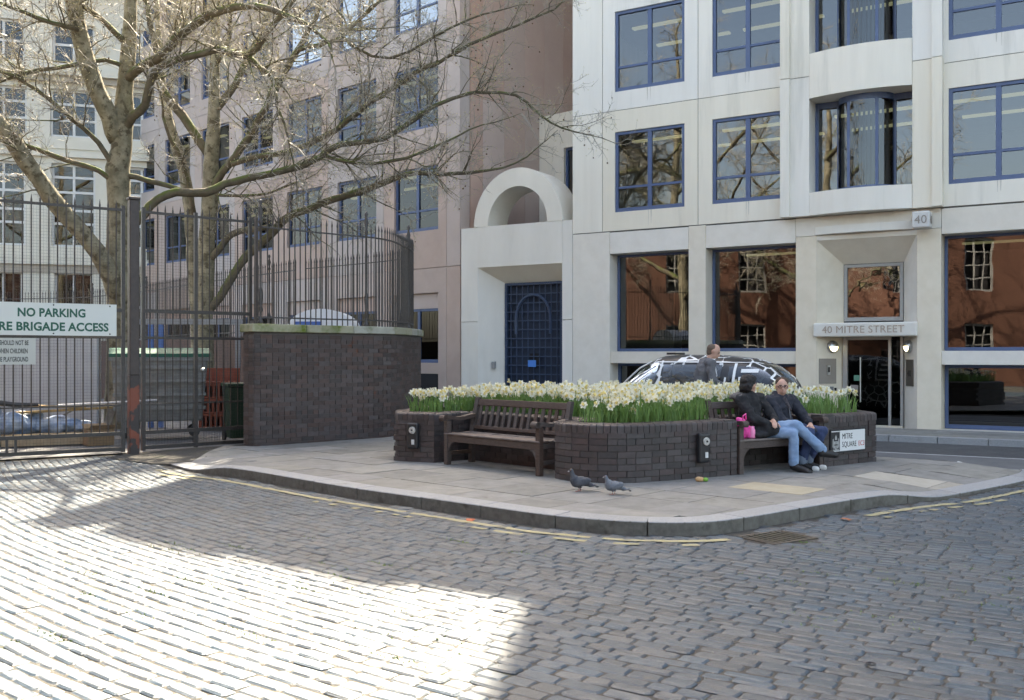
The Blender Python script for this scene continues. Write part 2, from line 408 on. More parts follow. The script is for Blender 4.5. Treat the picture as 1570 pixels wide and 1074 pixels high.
SF = [(i, (i + 1) % 8, 8 + (i + 1) % 8, 8 + i) for i in range(8)] + [(8 + i, 8 + (i + 1) % 8, 16 + (i + 1) % 8, 16 + i) for i in range(8)] + [tuple(range(16, 24))]
st = Pieces([(0, 0, 0)] * 24, SF)
Q = Vector((16.8, 27.9)); r = 6.0
POLYK = POLY
cw_cache = {}
while r < 40:
    wd = random.uniform(.088, .118); a = math.pi * .95 + random.uniform(0, .01)
    while a < math.pi * 1.58:
        L = random.choice((.15, .17, .19, .22, .26, .16)) * random.uniform(.92, 1.08); rm = r + wd / 2 + .012 * math.sin(a * 40 + r); am = a + L / rm / 2
        x, y = Q.x + rm * math.cos(am), Q.y + rm * math.sin(am); a += L / rm
        if y < 2.3 or y > 18 or abs(x) > .56 * y + 2.2: continue
        if wdist(x, y) < 6.9 or behind_gate(x, y) or inside(POLYK, x, y) : continue
        kd = kdist(x, y)
        if kd < .075: continue
        if 2.0 < x < 2.66 and 8.3 < y < 8.9: continue
        hl, hw = L / 2 - random.uniform(.002, .006), wd / 2 - random.uniform(.003, .007)
        j = lambda s=.0045: random.uniform(-s, s)
        e = random.uniform(.008, .024); k2 = random.uniform(.008, .022); q = lambda: random.uniform(.7, 1.3)
        c = [(-hl + e * q(), -hw + j()), (hl - e * q(), -hw + j()), (hl + j(), -hw + k2 * q()), (hl + j(), hw - k2 * q()), (hl - e * q(), hw + j()), (-hl + e * q(), hw + j()), (-hl + j(), hw - k2 * q()), (-hl + j(), -hw + k2 * q())]
        sx, sy = j(.02), j(.03)
        vs = [(p[0], p[1], -.05) for p in c] + [(p[0], p[1], -.007 + p[0] * sx + p[1] * sy) for p in c] + [(p[0] * (1 - .011 / hl), p[1] * (1 - .012 / hw), .001 + p[0] * sx + p[1] * sy + j(.0015)) for p in c]
        vis = y > 4.2 and abs(x) < .523 * y
        st.add(TRS((x, y, zc(x, y) + random.uniform(-.004, .004)), am + math.pi / 2 + j(.015)), ncam((x, y)) if vis else -99, vs)
    r += wd
st.emit(croad, 'sett', 'setts_beyond', m_sett)
# worn yellow lines, gully grate
def line_strip(off, wd, d0, d1, name, thr):
    mb = MB(); k = int((d1 - d0) / .09); prev = None
    for i in range(k + 1):
        p, t = kpth(d0 + (d1 - d0) * i / k); o = Vector((t.y, -t.x))
        a = p + o * (off + random.uniform(-.012, .012)); b = p + o * (off + wd + random.uniform(-.012, .012)); cur = ((a.x, a.y, zc(a.x, a.y) + .005), (b.x, b.y, zc(b.x, b.y) + .005))
        if prev and random.random() > thr: mb.add([prev[0], prev[1], cur[1], cur[0]], [(3, 2, 1, 0)])
        prev = cur
    mb.build(name, m_yel, croad)
line_strip(.25, .085, .4, 8.85, 'yellow_line', .10); line_strip(.25, .085, 10.75, kpth.L - 1.2, 'yellow_line', .05)
line_strip(.44, .07, .8, 2.2, 'yellow_line_worn', .35); line_strip(.43, .07, 4.4, 8.6, 'yellow_line_worn', .6); line_strip(.43, .07, 10.8, 13, 'yellow_line_worn', .5)
m_iron = mat('cast iron', (.05, .045, .04), (.10, .075, .05), 20, .6, .3, 80, spec=.5)
gr = empty('drain_grate', TRS((2.33, 8.6, zc(2.33, 8.6)), math.radians(33)), 'rusty cast iron drain grate at the kerb of the pavement corner', 'drain')
mb = MB(); mb.box(-.28, .28, -.22, -.19, -.05, .004); mb.box(-.28, .28, .19, .22, -.05, .004); mb.box(-.28, -.25, -.19, .19, -.05, .004); mb.box(.25, .28, -.19, .19, -.05, .004); mb.build('grate_frame', m_iron, gr)
mb = MB(); mb.box(-.25, .25, -.19, .19, -.12, -.1); mb.build('sump', mat('black void', (.008, .008, .008)), gr)
for i in range(7):
    mb = MB(); x = -.21 + i * .07; mb.box(x - .014, x + .014, -.19, .19, -.04, .002); mb.build('grate_bar', mat('worn iron bar', (.10, .09, .06), (.05, .045, .04), 14, .6), gr)
# ================================================================== cream office building
m_cream = mat('cream stone', (.74, .695, .61), (.78, .735, .65), 1.6, .75, .12, 220, piece=.025, col3=(.57, .54, .47), scale3=.9, thr3=.56, stretch=(2.5, 2.5, .22), sharp=.22)
m_cream2 = mat('smooth cream stone', (.69, .62, .515), (.74, .67, .565), 3.0, .7, .12, 200, piece=.02)
m_stain = mat('drip stain', (.50, .47, .41), (.60, .57, .50), 9, .85, stretch=(6, 6, 1))
m_blue = mat('blue frame paint', (.068, .105, .205), (.073, .113, .22), 4, .45, spec=.5)
m_glass = glass('office glass', (.42, .45, .44), .05, .03, 2.0)
m_glass_d = glass('dark office glass', (.34, .36, .35), .02, .03, 2.0, 1.0)
m_glass_b = glass('blue office glass', (.34, .40, .43), .03, .03, 2.0, 1.1)
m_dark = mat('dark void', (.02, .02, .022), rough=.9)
m_room = mat('office interior', (.045, .043, .04), (.06, .056, .05), 1.0, .9)
m_jnt = mat('panel joint', (.13, .12, .105), rough=.9)
m_steel = mat('brushed steel', (.5, .5, .5), rough=.35, metal=1.0)
m_tube = emit('fluorescent tube', (1.0, .97, .60), .07)
FC = frame(C0, UC)
cb = empty('cream_office_building', FC, 'cream stone office building with blue framed windows and numbered entrance', 'building')
def box(parent, name, m, *a, bv=0.0):
    o = MB().box(*a).build(name, m, parent)
    return bevel(o, bv, 2) if bv else o
def window(parent, x0, x1, z0, z1, y, gl, cols=2, transom=.28, fw=.075, mw=.11, dp=.09, fm=None):
    fm = fm or m_blue
    mb = MB(); mb.hole(x0, x1, z0, z1, x0 + fw, x1 - fw, z0 + fw * 1.3, z1 - fw, y, y + dp)
    ix0, ix1, iz0, iz1 = x0 + fw, x1 - fw, z0 + fw * 1.3, z1 - fw; zt = iz0 + (iz1 - iz0) * transom
    xe = [ix0 + (ix1 - ix0) * i / cols for i in range(cols + 1)]
    for x in xe[1:-1]: mb.box(x - mw / 2, x + mw / 2, y + .012, y + dp - .01, iz0, iz1)
    if transom:
        for i in range(cols):
            a = xe[i] + (mw / 2 if i else 0); b = xe[i + 1] - (mw / 2 if i < cols - 1 else 0)
            mb.box(a, b, y + .018, y + dp - .015, zt - .03, zt + .03)
    o = mb.build('window', fm, parent)
    for i in range(cols):
        a = xe[i] + (mw / 2 if i else 0); b = xe[i + 1] - (mw / 2 if i < cols - 1 else 0)
        for lo, hi in (((iz0, zt - .03), (zt + .03, iz1)) if transom else ((iz0, iz1),)):
            MB().add([(a, y + .05, lo), (b, y + .05, lo), (b, y + .05, hi), (a, y + .05, hi)], [(0, 1, 2, 3)]).build('pane', gl, o)
    return o
ZJ = [4.86, 8.02, 11.17, 14.32, 17.47, 20.62]; G = .008; T = .42
# upper floors
for k in range(5):
    z0, z1 = ZJ[k] + G, ZJ[k + 1] - G
    box(cb, 'stone_panel', m_cream, 0, .89 - G, 0, T, z0, z1)
    for (a, b, wa, wb) in ((.89, 3.55, 1.25, 3.19), (3.55, 5.73, 3.92, 5.73 - .03), (9.2, 12.1, 9.33, 11.3), (12.1, 15.1, 12.6, 14.6), (15.1, 18.0, 15.6, 17.6)):
        MB().hole(a + G, b - G, z0, z1, wa, wb, z0 + .485, z0 + 2.59, 0, T).build('stone_panel', m_cream, cb)
        for dx in (-.03, .045):
            xm = (wa + wb) / 2 + dx + random.uniform(-.02, .02); h = random.uniform(.18, .42); wd_ = random.uniform(.008, .018); zb = z0 + .483
            MB().add([(xm - wd_, -.002, zb), (xm + wd_, -.002, zb), (xm + wd_ * .2, -.002, zb - h), (xm - wd_ * .3, -.002, zb - h * .9)], [(3, 2, 1, 0)]).build('drip_stain', m_stain, cb)
        window(cb, wa + .004, wb - .004, z0 + .489, z0 + 2.586, .035, m_glass)
    # joints recessed between the panels
    for x in (.89, 3.55, 12.1, 15.1): box(cb, 'joint', m_jnt, x - .03, x + .03, .02, .1, z0, z1)
    if True:
        for a, b in ((0.01, 5.7), (9.25, 18)): box(cb, 'joint', m_jnt, a, b, .02, .1, z0 - .03, z0 + .0)
# entrance bay: stepped pilasters, bowed spandrels, curved bay windows
BX0, BX1 = 6.36, 8.62
def bow(x0, x1, ye, ym, yb, z0, z1, n=16):
    mb = MB(); ft = []
    for i in range(n + 1):
        t = i / n; ft.append((x0 + (x1 - x0) * t, ye + (ym - ye) * (1 - (2 * t - 1) ** 2)))
    return mb.prism(ft + [(x1, yb), (x0, yb)], z0, z1)
for k in range(5):
    z0, z1 = ZJ[k] + .09 + G, ZJ[k + 1] + .09 - G
    if k == 0: z0 = ZJ[0]
    for a, b, y in ((5.70, 5.92, -.30), (5.92, BX0, -.22), (BX1, 9.03, -.22), (9.03, 9.24, -.30)):
        box(cb, 'pilaster_stone', m_cream, a + (.001 if a > 5.8 else 0), b, y, T, z0, z1)
    box(cb, 'joint', m_jnt, 5.72, BX0 - .01, -.2, .1, z1, z1 + .016); box(cb, 'joint', m_jnt, BX1 + .01, 9.22, -.2, .1, z1, z1 + .016)
    sp0 = ZJ[k] if k == 0 else ZJ[k] - .43; sp1 = ZJ[k] + .53 if k == 0 else ZJ[k] + .61
    bow(BX0 + .006, BX1 - .006, -.225, -.42, .35, sp0, sp1).build('bowed_spandrel', m_cream, cb)
    wz0, wz1 = sp1, ZJ[k + 1] - .43
    bay = empty('bay_window', None, parent=cb)
    R = .62; cx = 7.52
    fr = MB(); fr.box(BX0, BX0 + .07, .34, .44, wz0, wz1); fr.box(BX1 - .07, BX1, .34, .44, wz0, wz1)
    ang = [math.radians(a) for a in range(180, 361, 12)]
    pts = [(cx + R * math.cos(a), .36 + R * .72 * math.sin(a)) for a in ang]
    for a, b in ((wz0, wz0 + .1), (wz1 - .14, wz1)):
        fr.prism([p for p in pts] + [(cx + (R - .06) * math.cos(q), .36 + (R - .06) * .72 * math.sin(q)) for q in reversed(ang)], a, b)
        fr.box(BX0 + .07, cx - R, .36, .43, a, b); fr.box(cx + R, BX1 - .07, .36, .43, a, b)
    for i in (0, 5, 10, 15):
        x, y = pts[i]; fr.box(x - .035, x + .035, y - .01, y + .07, wz0 + .1, wz1 - .14)
    fr.build('bay_frame', m_blue, bay)
    for i0, i1 in ((0, 5), (5, 10), (10, 15)):
        mb = MB()
        for i in range(i0, i1): mb.add([(*pts[i], wz0 + .1), (*pts[i + 1], wz0 + .1), (*pts[i + 1], wz1 - .14), (*pts[i], wz1 - .14)], [(0, 1, 2, 3)])
        mb.build('pane', m_glass_b, bay, smooth=True)
    for a, b in ((BX0 + .07, cx - R - .02), (cx + R + .02, BX1 - .07)):
        MB().add([(a, .40, wz0 + .1), (b, .40, wz0 + .1), (b, .40, wz1 - .14), (a, .40, wz1 - .14)], [(0, 1, 2, 3)]).build('pane', m_glass, bay)
    cur = MB()
    for i in range(9):
        x = cx - .42 + i * .105; cur.tube([(x, .62 + .05 * math.sin(i * 2.1), wz0 + .1), (x + .01, .6, wz1 - .1)], [.035 + .02 * (i % 3 == 0), .03], 6)
    cur.build('curtain', mat('pale curtain', (.22, .23, .25), rough=.9), bay)
bow(6.45, 8.6, -.03, -.17, .3, 4.42, 4.60).build('bowed_ledge', m_cream, cb)
# ground floor piers, lintels, sills, big windows
GT = 4.845
def gbox(name, x0, x1, z0, z1, y0=0.0, y1=.75, bv=.008, m=None): return box(cb, name, m or m_cream2, x0, x1, y0, y1, z0, z1, bv=bv)
for x0, x1 in ((0, 1.1), (3.3, 3.75), (11.65, 12.1), (14.5, 15.0), (17.4, 18)):
    gbox('pier', x0, x1, -.2, GT)
for x0, x1 in ((1.1, 3.3), (3.75, 5.99), (9.18, 11.65), (12.1, 14.5), (15.0, 17.4)):
    gbox('lintel', x0 + .006, x1 - .006, 4.27, GT - .016, .004); gbox('sill', x0 - .0, x1 - .0, 1.39, 1.695, .05, .72)
    box(cb, 'joint', m_jnt, x0, x1, .03, .3, GT - .016, GT)
    window(cb, x0 + .01, x1 - .01, 1.70, 4.265, .46, glass('shop glass', (.25, .27, .26), .05, .05, 1.6), cols=1, transom=0, fw=.06, fm=m_blue)
    window(cb, x0 + .01, x1 - .01, -.04, 1.385, .5, glass('basement glass', (.2, .22, .21), .05, .02, 1.2), cols=1, transom=0, fw=.07, fm=m_blue)
    gbox('plinth', x0, x1, -.2, -.045, .02, .7)
# entrance: splayed stone surround
ex0, ex1, ix0, ix1, et, it = 6.48, 8.68, 6.96, 8.30, 4.29, 3.75
gbox('entrance_pier', 5.99, ex0, -.2, 4.40); gbox('entrance_pier', ex1, 9.18, -.2, 4.40)
gbox('entrance_head', ex0, ex1, et, 4.40, 0, .75, 0)
gbox('entrance_head', 5.99, 9.18, 4.407, GT, .003, .75)
spl = MB(); spl.add([(ex0, .001, -.2), (ix0, .6, -.2), (ix0, .6, it), (ex0, .001, et)], [(0, 1, 2, 3)])
spl.add([(ix1, .6, -.2), (ex1, .001, -.2), (ex1, .001, et), (ix1, .6, it)], [(0, 1, 2, 3)])
spl.add([(ex0, .001, et), (ix0, .6, it), (ix1, .6, it), (ex1, .001, et)], [(0, 1, 2, 3)]); spl.build('splayed_surround', m_cream2, cb)
box(cb, 'entrance_canopy', mat('pale canopy stone', (.66, .63, .57), (.7, .67, .6), 4, .6), 6.42, 8.70, -.10, .66, 2.03, 2.35, bv=.03)
text(cb, '40 MITRE STREET', .235, Matrix.Translation((7.53, -.103, 2.115)) @ TXT, mat('bronze letters', (.36, .27, .20), (.45, .38, .32), 30, .5), depth=.008, align='CENTER')
window(cb, ix0 + .01, ix1 - .01, 2.40, it - .01, .58, glass('entrance glass', (.25, .27, .26), .15, .10, 4.0), cols=1, transom=0, fw=.07, fm=mat('steel grey frame', (.35, .34, .32), rough=.5))
dr = empty('entrance_door', None, parent=cb)
mb = MB(); mb.box(ix0, ix0 + .1, .52, .66, -.05, 2.03); mb.box(ix1 - .06, ix1, .52, .66, -.05, 2.03); mb.box(7.98, 8.04, .50, .62, -.05, 2.03); mb.box(ix0 + .1, 7.98, .54, .6, 1.96, 2.03); mb.build('door_frame', mat('aluminium frame', (.42, .42, .41), rough=.4, metal=.6), dr)
gdoor = glass('door glass', (.22, .25, .24), .01, .02, 1, .9)
for a, b in ((ix0 + .1, 7.98), (8.04, ix1 - .06)): MB().add([(a, .57, -.02), (b, .57, -.02), (b, .57, 1.96), (a, .57, 1.96)], [(0, 1, 2, 3)]).build('door_pane', gdoor, dr)
mb = MB(); mb.bar((7.36, .50, .5), (7.36, .50, 1.55), .016, 8); mb.bar((7.36, .50, .6), (7.36, .57, .6), .01); mb.bar((7.36, .50, 1.45), (7.36, .57, 1.45), .01); mb.build('door_handle', m_steel, dr)
mb = MB(); mb.box(7.2, 7.35, .560, .564, 1.0, 1.13); mb.build('door_notice', mat('green notice', (.12, .30, .22)), dr)
mb = MB(); mb.box(7.12, 7.3, .560, .564, .72, .90); mb.build('door_notice', mat('pale notice', (.30, .27, .25)), dr)
gbox('doorstep', ix0, ix1, -.2, -.03, .45, .75, .005)
# fittings on the splays
aL = math.atan2(.6, ix0 - ex0); FL = Matrix.Translation((ex0, 0, 0)) @ Matrix.Rotation(aL, 4, 'Z'); LW = math.hypot(.6, ix0 - ex0)
aR = math.atan2(-.6, ex1 - ix1); FR = Matrix.Translation((ix1, .6, 0)) @ Matrix.Rotation(aR, 4, 'Z')
def bulkhead(Mx, x, z):
    o = empty('bulkhead_lamp', Mx @ Matrix.Translation((x, 0, z)), parent=cb)
    RX = Matrix.Rotation(math.radians(90), 4, 'X')
    MB().lathe([(.145, 0), (.145, .05), (.12, .075)], 20, 0, RX).build('lamp_base', m_steel, o, smooth=False)
    q = MB(); q.ball((0, 0, 0), (.118, .118, .06), 18, 10, 0, Matrix.Translation((0, -.06, 0)) @ RX); q.build('lamp_lens', emit('lit lamp lens', (1.0, .93, .55), 1.6), o, smooth=True)
    e = MB(); 
    for i in range(10):
        for j in range(5):
            pass
    vs = []; fs = []
    for i in range(11):
        a = math.pi * i / 10
        for j in range(6):
            b = math.pi / 2 * j / 5; vs.append((.135 * math.cos(a) * math.cos(b), -.055 - .085 * math.sin(b), .135 * math.sin(a) * math.cos(b) + .004))
    for i in range(10):
        for j in range(5): fs.append((i * 6 + j, i * 6 + j + 1, (i + 1) * 6 + j + 1, (i + 1) * 6 + j))
    MB().add(vs, fs).build('lamp_hood', m_steel, o, smooth=True)
bulkhead(FL, LW * .56, 1.80); bulkhead(FR, LW * .42, 1.80)
q = MB(); q.box(.06, LW * .70, -.02, 0, .93, 1.52); q.build('intercom_plate', mat('taupe metal', (.27, .235, .20), rough=.5), cb, FL)
q = MB(); q.box(.27, .35, -.045, -.021, 1.14, 1.36); q.build('intercom', m_steel, cb, FL)
q = MB(); q.box(.285, .335, -.05, -.046, 1.2, 1.32); q.build('intercom_keypad', m_dark, cb, FL)
q = MB(); q.box(.3, .44, -.05, 0, .72, .86); q.build('call_box', mat('grey metal', (.17, .17, .17), rough=.5), cb, FL)
q = MB(); q.box(.5, .54, -.03, 0, .76, .83); q.build('bell_push', m_dark, cb, FL)
q = MB(); q.box(.16, .54, -.02, 0, .90, 1.50); q.build('number_plate', mat('dark bronze plate', (.10, .085, .07), rough=.45), cb, FR)
text(cb, '40', .2, FR @ Matrix.Translation((.35, -.021, 1.12)) @ TXT, mat('plate numerals', (.03, .028, .025)), depth=.003, align='CENTER')
sg = empty('number_cube', Matrix.Translation((8.84, -.34, 4.56)) @ Matrix.Rotation(math.radians(0), 4, 'Z'), parent=cb)
bevel(MB().box(-.18, .18, -.18, .18, -.18, .18).build('cube_body', mat('white cube', (.62, .61, .58), (.55, .53, .5), 6, .5), sg), .025, 2)
mb = MB(); mb.box(-.05, .05, .18, .36, -.05, .05); mb.build('cube_bracket', m_cream2, sg)
mn = mat('grey numerals', (.28, .25, .22))
text(sg, '40', .26, Matrix.Translation((0, -.183, -.09)) @ TXT, mn, depth=.006, align='CENTER')
text(sg, '40', .26, Matrix.Rotation(math.radians(90), 4, 'Z') @ Matrix.Translation((0, -.183, -.09)) @ TXT, mn, depth=.006, align='CENTER')
# inside: floors, back wall; roof parapet above the frame, unseen storeys added to shade the cobbles
mb = MB(); mb.box(.05, 17.9, 6.0, 6.2, -.2, 21); mb.box(.05, .25, .45, 6, -.2, 21); mb.box(17.7, 17.9, .45, 6, -.2, 21)
for z in [0.95] + ZJ: mb.box(.25, 17.7, .5 if z > 4 else .8, 6, z - .42, z - .1)
mb.box(.25, 17.7, .8, 6, -.3, -.05); mb.build('interior', m_room, cb)
box(cb, 'side_wall', m_cream, -.004, .3, .42, 14, -.2, 21.8)
box(cb, 'parapet', m_cream, 0, 18, 0, 6.2, 20.66, 21.9); box(cb, 'shadow_storeys', m_cream, .8, 30, .3, 14, 21.91, 33)  # storeys over the parapet are added, their left edge bounds the sunlit patch
box(cb, 'end_block', m_cream, 18.0, 30, 0, 14, -.2, 21.9)
lt = None
for k in range(0, 3):
    for x in ((1.5, 4.1, 7.0, 9.7, 12.4) if k else (4.2, 9.7, 12.4)):
        for y in (1.7, 3.4):
            z = (ZJ[k] - .50)
            M = FC @ Matrix.Translation((x, y, z))
            if lt is None:
                a = MB(); a.box(-.5, 1.7, -.08, .08, 0, .05); lt = a.mesh('ceiling_light', m_tube)
            o = link('ceiling_light', lt, None, M); tag(o, 'lit yellowish fluorescent strip behind the ' + ('ground', 'first', 'second')[k] + ' floor glass of the cream building', 'ceiling light', 'fluorescent strips inside the offices')
# ================================================================== pink granite building with its shaded return
K0 = Vector((-1.509, 28.297)); UP = Vector((.74, -.673)).normalized(); FP = frame(K0, UP)
m_pink = mat('pink granite', (.44, .36, .32), (.485, .40, .36), 1.2, .6, .08, 300, piece=.04, col3=(.39, .305, .255), scale3=.5, thr3=.6, sharp=.3)
m_brown = mat('brown granite', (.50, .36, .305), (.53, .395, .335), 2.0, .6, .05, 300, piece=.05)
pk = empty('pink_granite_building', FP, 'pink granite clad office building with blue windows behind the bare trees', 'building')
m_glass_s = glass('sky glass', (.30, .36, .38), .30, .03, 1.5)
PZ = [4.2, 7.80, 10.87, 13.94, 16.4]; NB = 9; BW = 2.83
for k in range(4):
    z0, z1 = PZ[k], PZ[k + 1]; wz0 = (5.33, 8.4, 11.47, 14.5)[k]; wz1 = wz0 + 1.93
    for b in range(NB):
        x1 = -.55 - b * BW; x0 = x1 - BW
        if k == 3: wz1 = 15.9
        MB().hole(x0 + .007, x1 - .007, z0 + .007, z1 - .007, x0 + .50, x1 - .36, wz0, wz1, 0, .4).build('granite_panel', m_pink, pk)
        window(pk, x0 + .505, x1 - .365, wz0 + .005, wz1 - .005, .07, m_glass_s if k > 1 else m_glass_d, cols=2, transom=.3)
    box(pk, 'granite_pier', m_pink, -.545, 0, 0, .4, z0 + .007, z1 - .007)
for b in range(NB):
    x1 = -.55 - b * BW; x0 = x1 - BW
    MB().hole(x0 + .007, x1 - .007, -.2, 4.19, x0 + .5, x1 - .36, 1.37, 3.46, 0, .4).build('granite_panel', m_pink, pk)
    window(pk, x0 + .505, x1 - .365, 1.375, 3.0, .12, m_glass_d, cols=2, transom=0); box(pk, 'blind_box', m_brown, x0 + .505, x1 - .365, .1, .3, 3.0, 3.45)
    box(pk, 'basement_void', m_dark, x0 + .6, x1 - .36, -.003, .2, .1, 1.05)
box(pk, 'granite_pier', m_pink, -.545, 0, 0, .4, -.2, 4.19)
mb = MB(); mb.box(-26.5, -.3, 5, 5.2, -.2, 16.3)
for z in [4.4] + [q + .0 for q in PZ[1:]]: mb.box(-26.5, -.3, .42, 5, z - .4, z - .1)
mb.build('interior', m_room, pk); box(pk, 'roof_slab', m_pink, -26.5, -1.05, 0, 10, 16.41, 16.6)
for k in range(3):
    for b in range(0, NB):
        for y in (1.4, 2.8):
            o = link('ceiling_light', lt, None, FP @ Matrix.Translation((-2.3 - b * BW, y, PZ[k + 1] - .46))); tag(o, 'lit fluorescent strip behind the ' + ('first', 'second', 'third')[k] + ' floor glass of the pink building', 'ceiling light', 'fluorescent strips inside the pink building')
# shaded return: tall vertical panels running back from the corner, and an unseen corner block added to cast shadow
yy = 0.02
for i in range(12):
    for z0, z1 in ((-.2, 4.2), (4.2, 9.2), (9.2, 14.3), (14.3, 21.9)):
        box(pk, 'granite_panel', m_brown, -.35, .004, yy + .41 if i == 0 else yy, yy + .93, z0 + .006, z1 - .006)
    yy += .94
box(pk, 'panel_core', m_jnt, -.9, -.02, .45, 11.2, -.2, 21.85); box(pk, 'shadow_corner_block', m_pink, -1.04, -.36, .0, 11, 16.42, 21.95)  # corner block above the roof is added, placed for the shadow's left tip
# low cream wing closing the passage, with a window
for t0, t1, h in ((1.4, 2.8, 23.6), (2.8, 4.2, 25.4), (4.2, 5.6, 27.1), (5.6, 12, 28.9)): box(pk, 'shadow_step_block', m_brown, -.9, -.02, t0, t1, 21.96, h)  # unseen steps added on top, heights set for the slanting shadow edge
box(pk, 'shadow_filler_block', m_brown, -.02, 6.5, 6.4, 9, 9.5, 28.9)  # unseen filler added to block sun through the gap behind the gateway
FB = FP @ Matrix.Translation((.02, 3.5, 0)) 
wg = empty('cream_passage_wing', FB, 'low cream wall with a blue window behind the stone arch', 'building')
MB().hole(0.0, 5.0, -.2, 9.1, 1.0, 2.6, 4.9, 8.0, 0, .4).build('wall', m_cream, wg); window(wg, 1.0, 2.6, 4.9, 8.0, .1, m_glass, cols=2, transom=.3)
box(wg, 'roof_slab', m_cream, 0, 5, .4, 3, 8.9, 9.1); box(wg, 'room', m_room, 0, 5, 2.5, 3, -.2, 8.9)
# ================================================================== stone gateway with arch between the two buildings
UG = (C0 - K0).normalized(); FG = frame(K0, UG)
gw = empty('stone_gateway', FG, 'grey stone gateway with round arch on top and blue lattice doors', 'gateway')
m_gst = mat('gateway stone', (.70, .66, .59), (.75, .71, .64), 1.4, .8, .12, 200, piece=.02, col3=(.58, .545, .48), scale3=.8, thr3=.58, stretch=(1, 1, .3), sharp=.25)
gx0, gx1, gt = .62, 3.37, 4.10; jx0, jx1, jt = 1.22, 3.10, 3.66
box(gw, 'gateway_pier', m_gst, .05, gx0, 0, .7, -.2, 2.55); box(gw, 'gateway_pier', m_gst, .05, gx0, 0, .7, 2.565, 5.25)
box(gw, 'gateway_pier', m_gst, gx1, 3.68, 0, .7, -.2, 2.55); box(gw, 'gateway_pier', m_gst, gx1, 3.68, 0, .7, 2.565, 5.25)
box(gw, 'gateway_head', m_gst, gx0, gx1, -.02, .7, gt, 5.255)
mb = MB(); mb.add([(gx0, 0, -.2), (jx0, .55, -.2), (jx0, .55, jt), (gx0, 0, gt)], [(0, 1, 2, 3)]); mb.add([(jx1, .55, -.2), (gx1, 0, -.2), (gx1, 0, gt), (jx1, .55, jt)], [(0, 1, 2, 3)])
mb.add([(gx0, 0, gt), (jx0, .55, jt), (jx1, .55, jt), (gx1, 0, gt)], [(0, 1, 2, 3)]); mb.build('splayed_reveal', m_gst, gw)
ac = 1.95; Ro, Ri = 1.44, .97; n = 28; vs = []; fs = []
for i in range(n + 1):
    a = math.pi * i / n
    for R_, y in ((Ro, -.03), (Ri, -.03), (Ri, 1.0), (Ro, 1.0)): vs.append((ac - R_ * math.cos(a), y, 5.256 + R_ * 1.09 * math.sin(a)))
for i in range(n):
    for j in range(4): fs.append((i * 4 + j, i * 4 + (j + 1) % 4, (i + 1) * 4 + (j + 1) % 4, (i + 1) * 4 + j))
fix_normals(MB().add(vs, fs).build('stone_arch', m_gst, gw)); box(gw, 'arch_base', m_gst, .3, 3.6, .7, 1.1, 4.6, 5.25)
m_bdoor = mat('dark blue door paint', (.030, .052, .10), (.036, .06, .115), 3, .5)
dg_ = empty('lattice_door', None, parent=gw)
MB().hole(jx0, jx1, -.05, jt, jx0 + .07, jx1 - .07, .05, jt - .07, .50, .60).build('door_frame', m_bdoor, dg_)
box(dg_, 'door_backing', mat('door backing', (.022, .034, .06), rough=.7), jx0, jx1, .66, .7, -.05, jt)
for i in range(1, 10):
    x = jx0 + (jx1 - jx0) * i / 10; box(dg_, 'door_bar', m_bdoor, x - .012, x + .012, .53, .56, .05, jt - .07)
for i in range(1, 14):
    z = .05 + (jt - .12) * i / 14; box(dg_, 'door_rail', m_bdoor, jx0 + .07, jx1 - .07, .515, .53, z - .014, z + .014)
dc = (jx0 + jx1) / 2; mb = MB()
pa = [(dc - .56, .505, 2.2)] + [(dc - .56 * math.cos(math.pi * i / 14), .505, 2.65 + .66 * math.sin(math.pi * i / 14)) for i in range(15)] + [(dc + .56, .505, 2.2)]
mb.tube(pa, .045, 6); mb.build('door_arch', m_bdoor, dg_)
for z0, z1 in ((1.25, 1.65), (.5, .8)): box(dg_, 'door_panel', m_dark, dc - .14, dc + .18, .575, .6, z0, z1)
box(dg_, 'blue_notice', mat('bright blue notice', (.06, .22, .62)), dc - .16, dc + .1, .49, .495, 1.27, 1.46)
box(gw, 'entry_phone', mat('entry phone', (.3, .3, .3)), .95, 1.05, .22, .30, 1.22, 1.42)
# ================================================================== pale period building far left
FW = frame((-18.6, 40.0), (.956, .293))
m_wcr = mat('pale painted stucco', (.62, .59, .50), (.66, .63, .54), 1.2, .8, .1, 60)
m_wht = mat('white joinery', (.60, .60, .58), rough=.5)
m_slt = mat('brown stone band', (.36, .32, .26), (.40, .36, .30), 2, .8)
wb = empty('pale_period_building', FW, 'pale stucco building with white sash windows beyond the playground', 'building')
def sash(parent, x0, x1, z0, z1, cols, rows, y=.14):
    mb = MB(); fw = .09; mb.hole(x0, x1, z0, z1, x0 + fw, x1 - fw, z0 + fw, z1 - fw, y, y + .1)
    for i in range(1, cols):
        x = x0 + (x1 - x0) * i / cols; mb.box(x - .05, x + .05, y + .02, y + .08, z0 + fw, z1 - fw)
    zs = [z0 + (z1 - z0) * q for q in rows]
    for z in zs: mb.box(x0 + fw, x1 - fw, y + .005, y + .095, z - .05, z + .05)
    o = mb.build('window', m_wht, parent); zz = [z0 + fw] + zs + [z1 - fw]
    for i in range(cols):
        a = x0 + (x1 - x0) * i / cols; b = x0 + (x1 - x0) * (i + 1) / cols
        for p, q in zip(zz, zz[1:]): MB().add([(a, y + .06, p), (b, y + .06, p), (b, y + .06, q), (a, y + .06, q)], [(0, 1, 2, 3)]).build('pane', m_glass_d, o)
BWW = 2.62
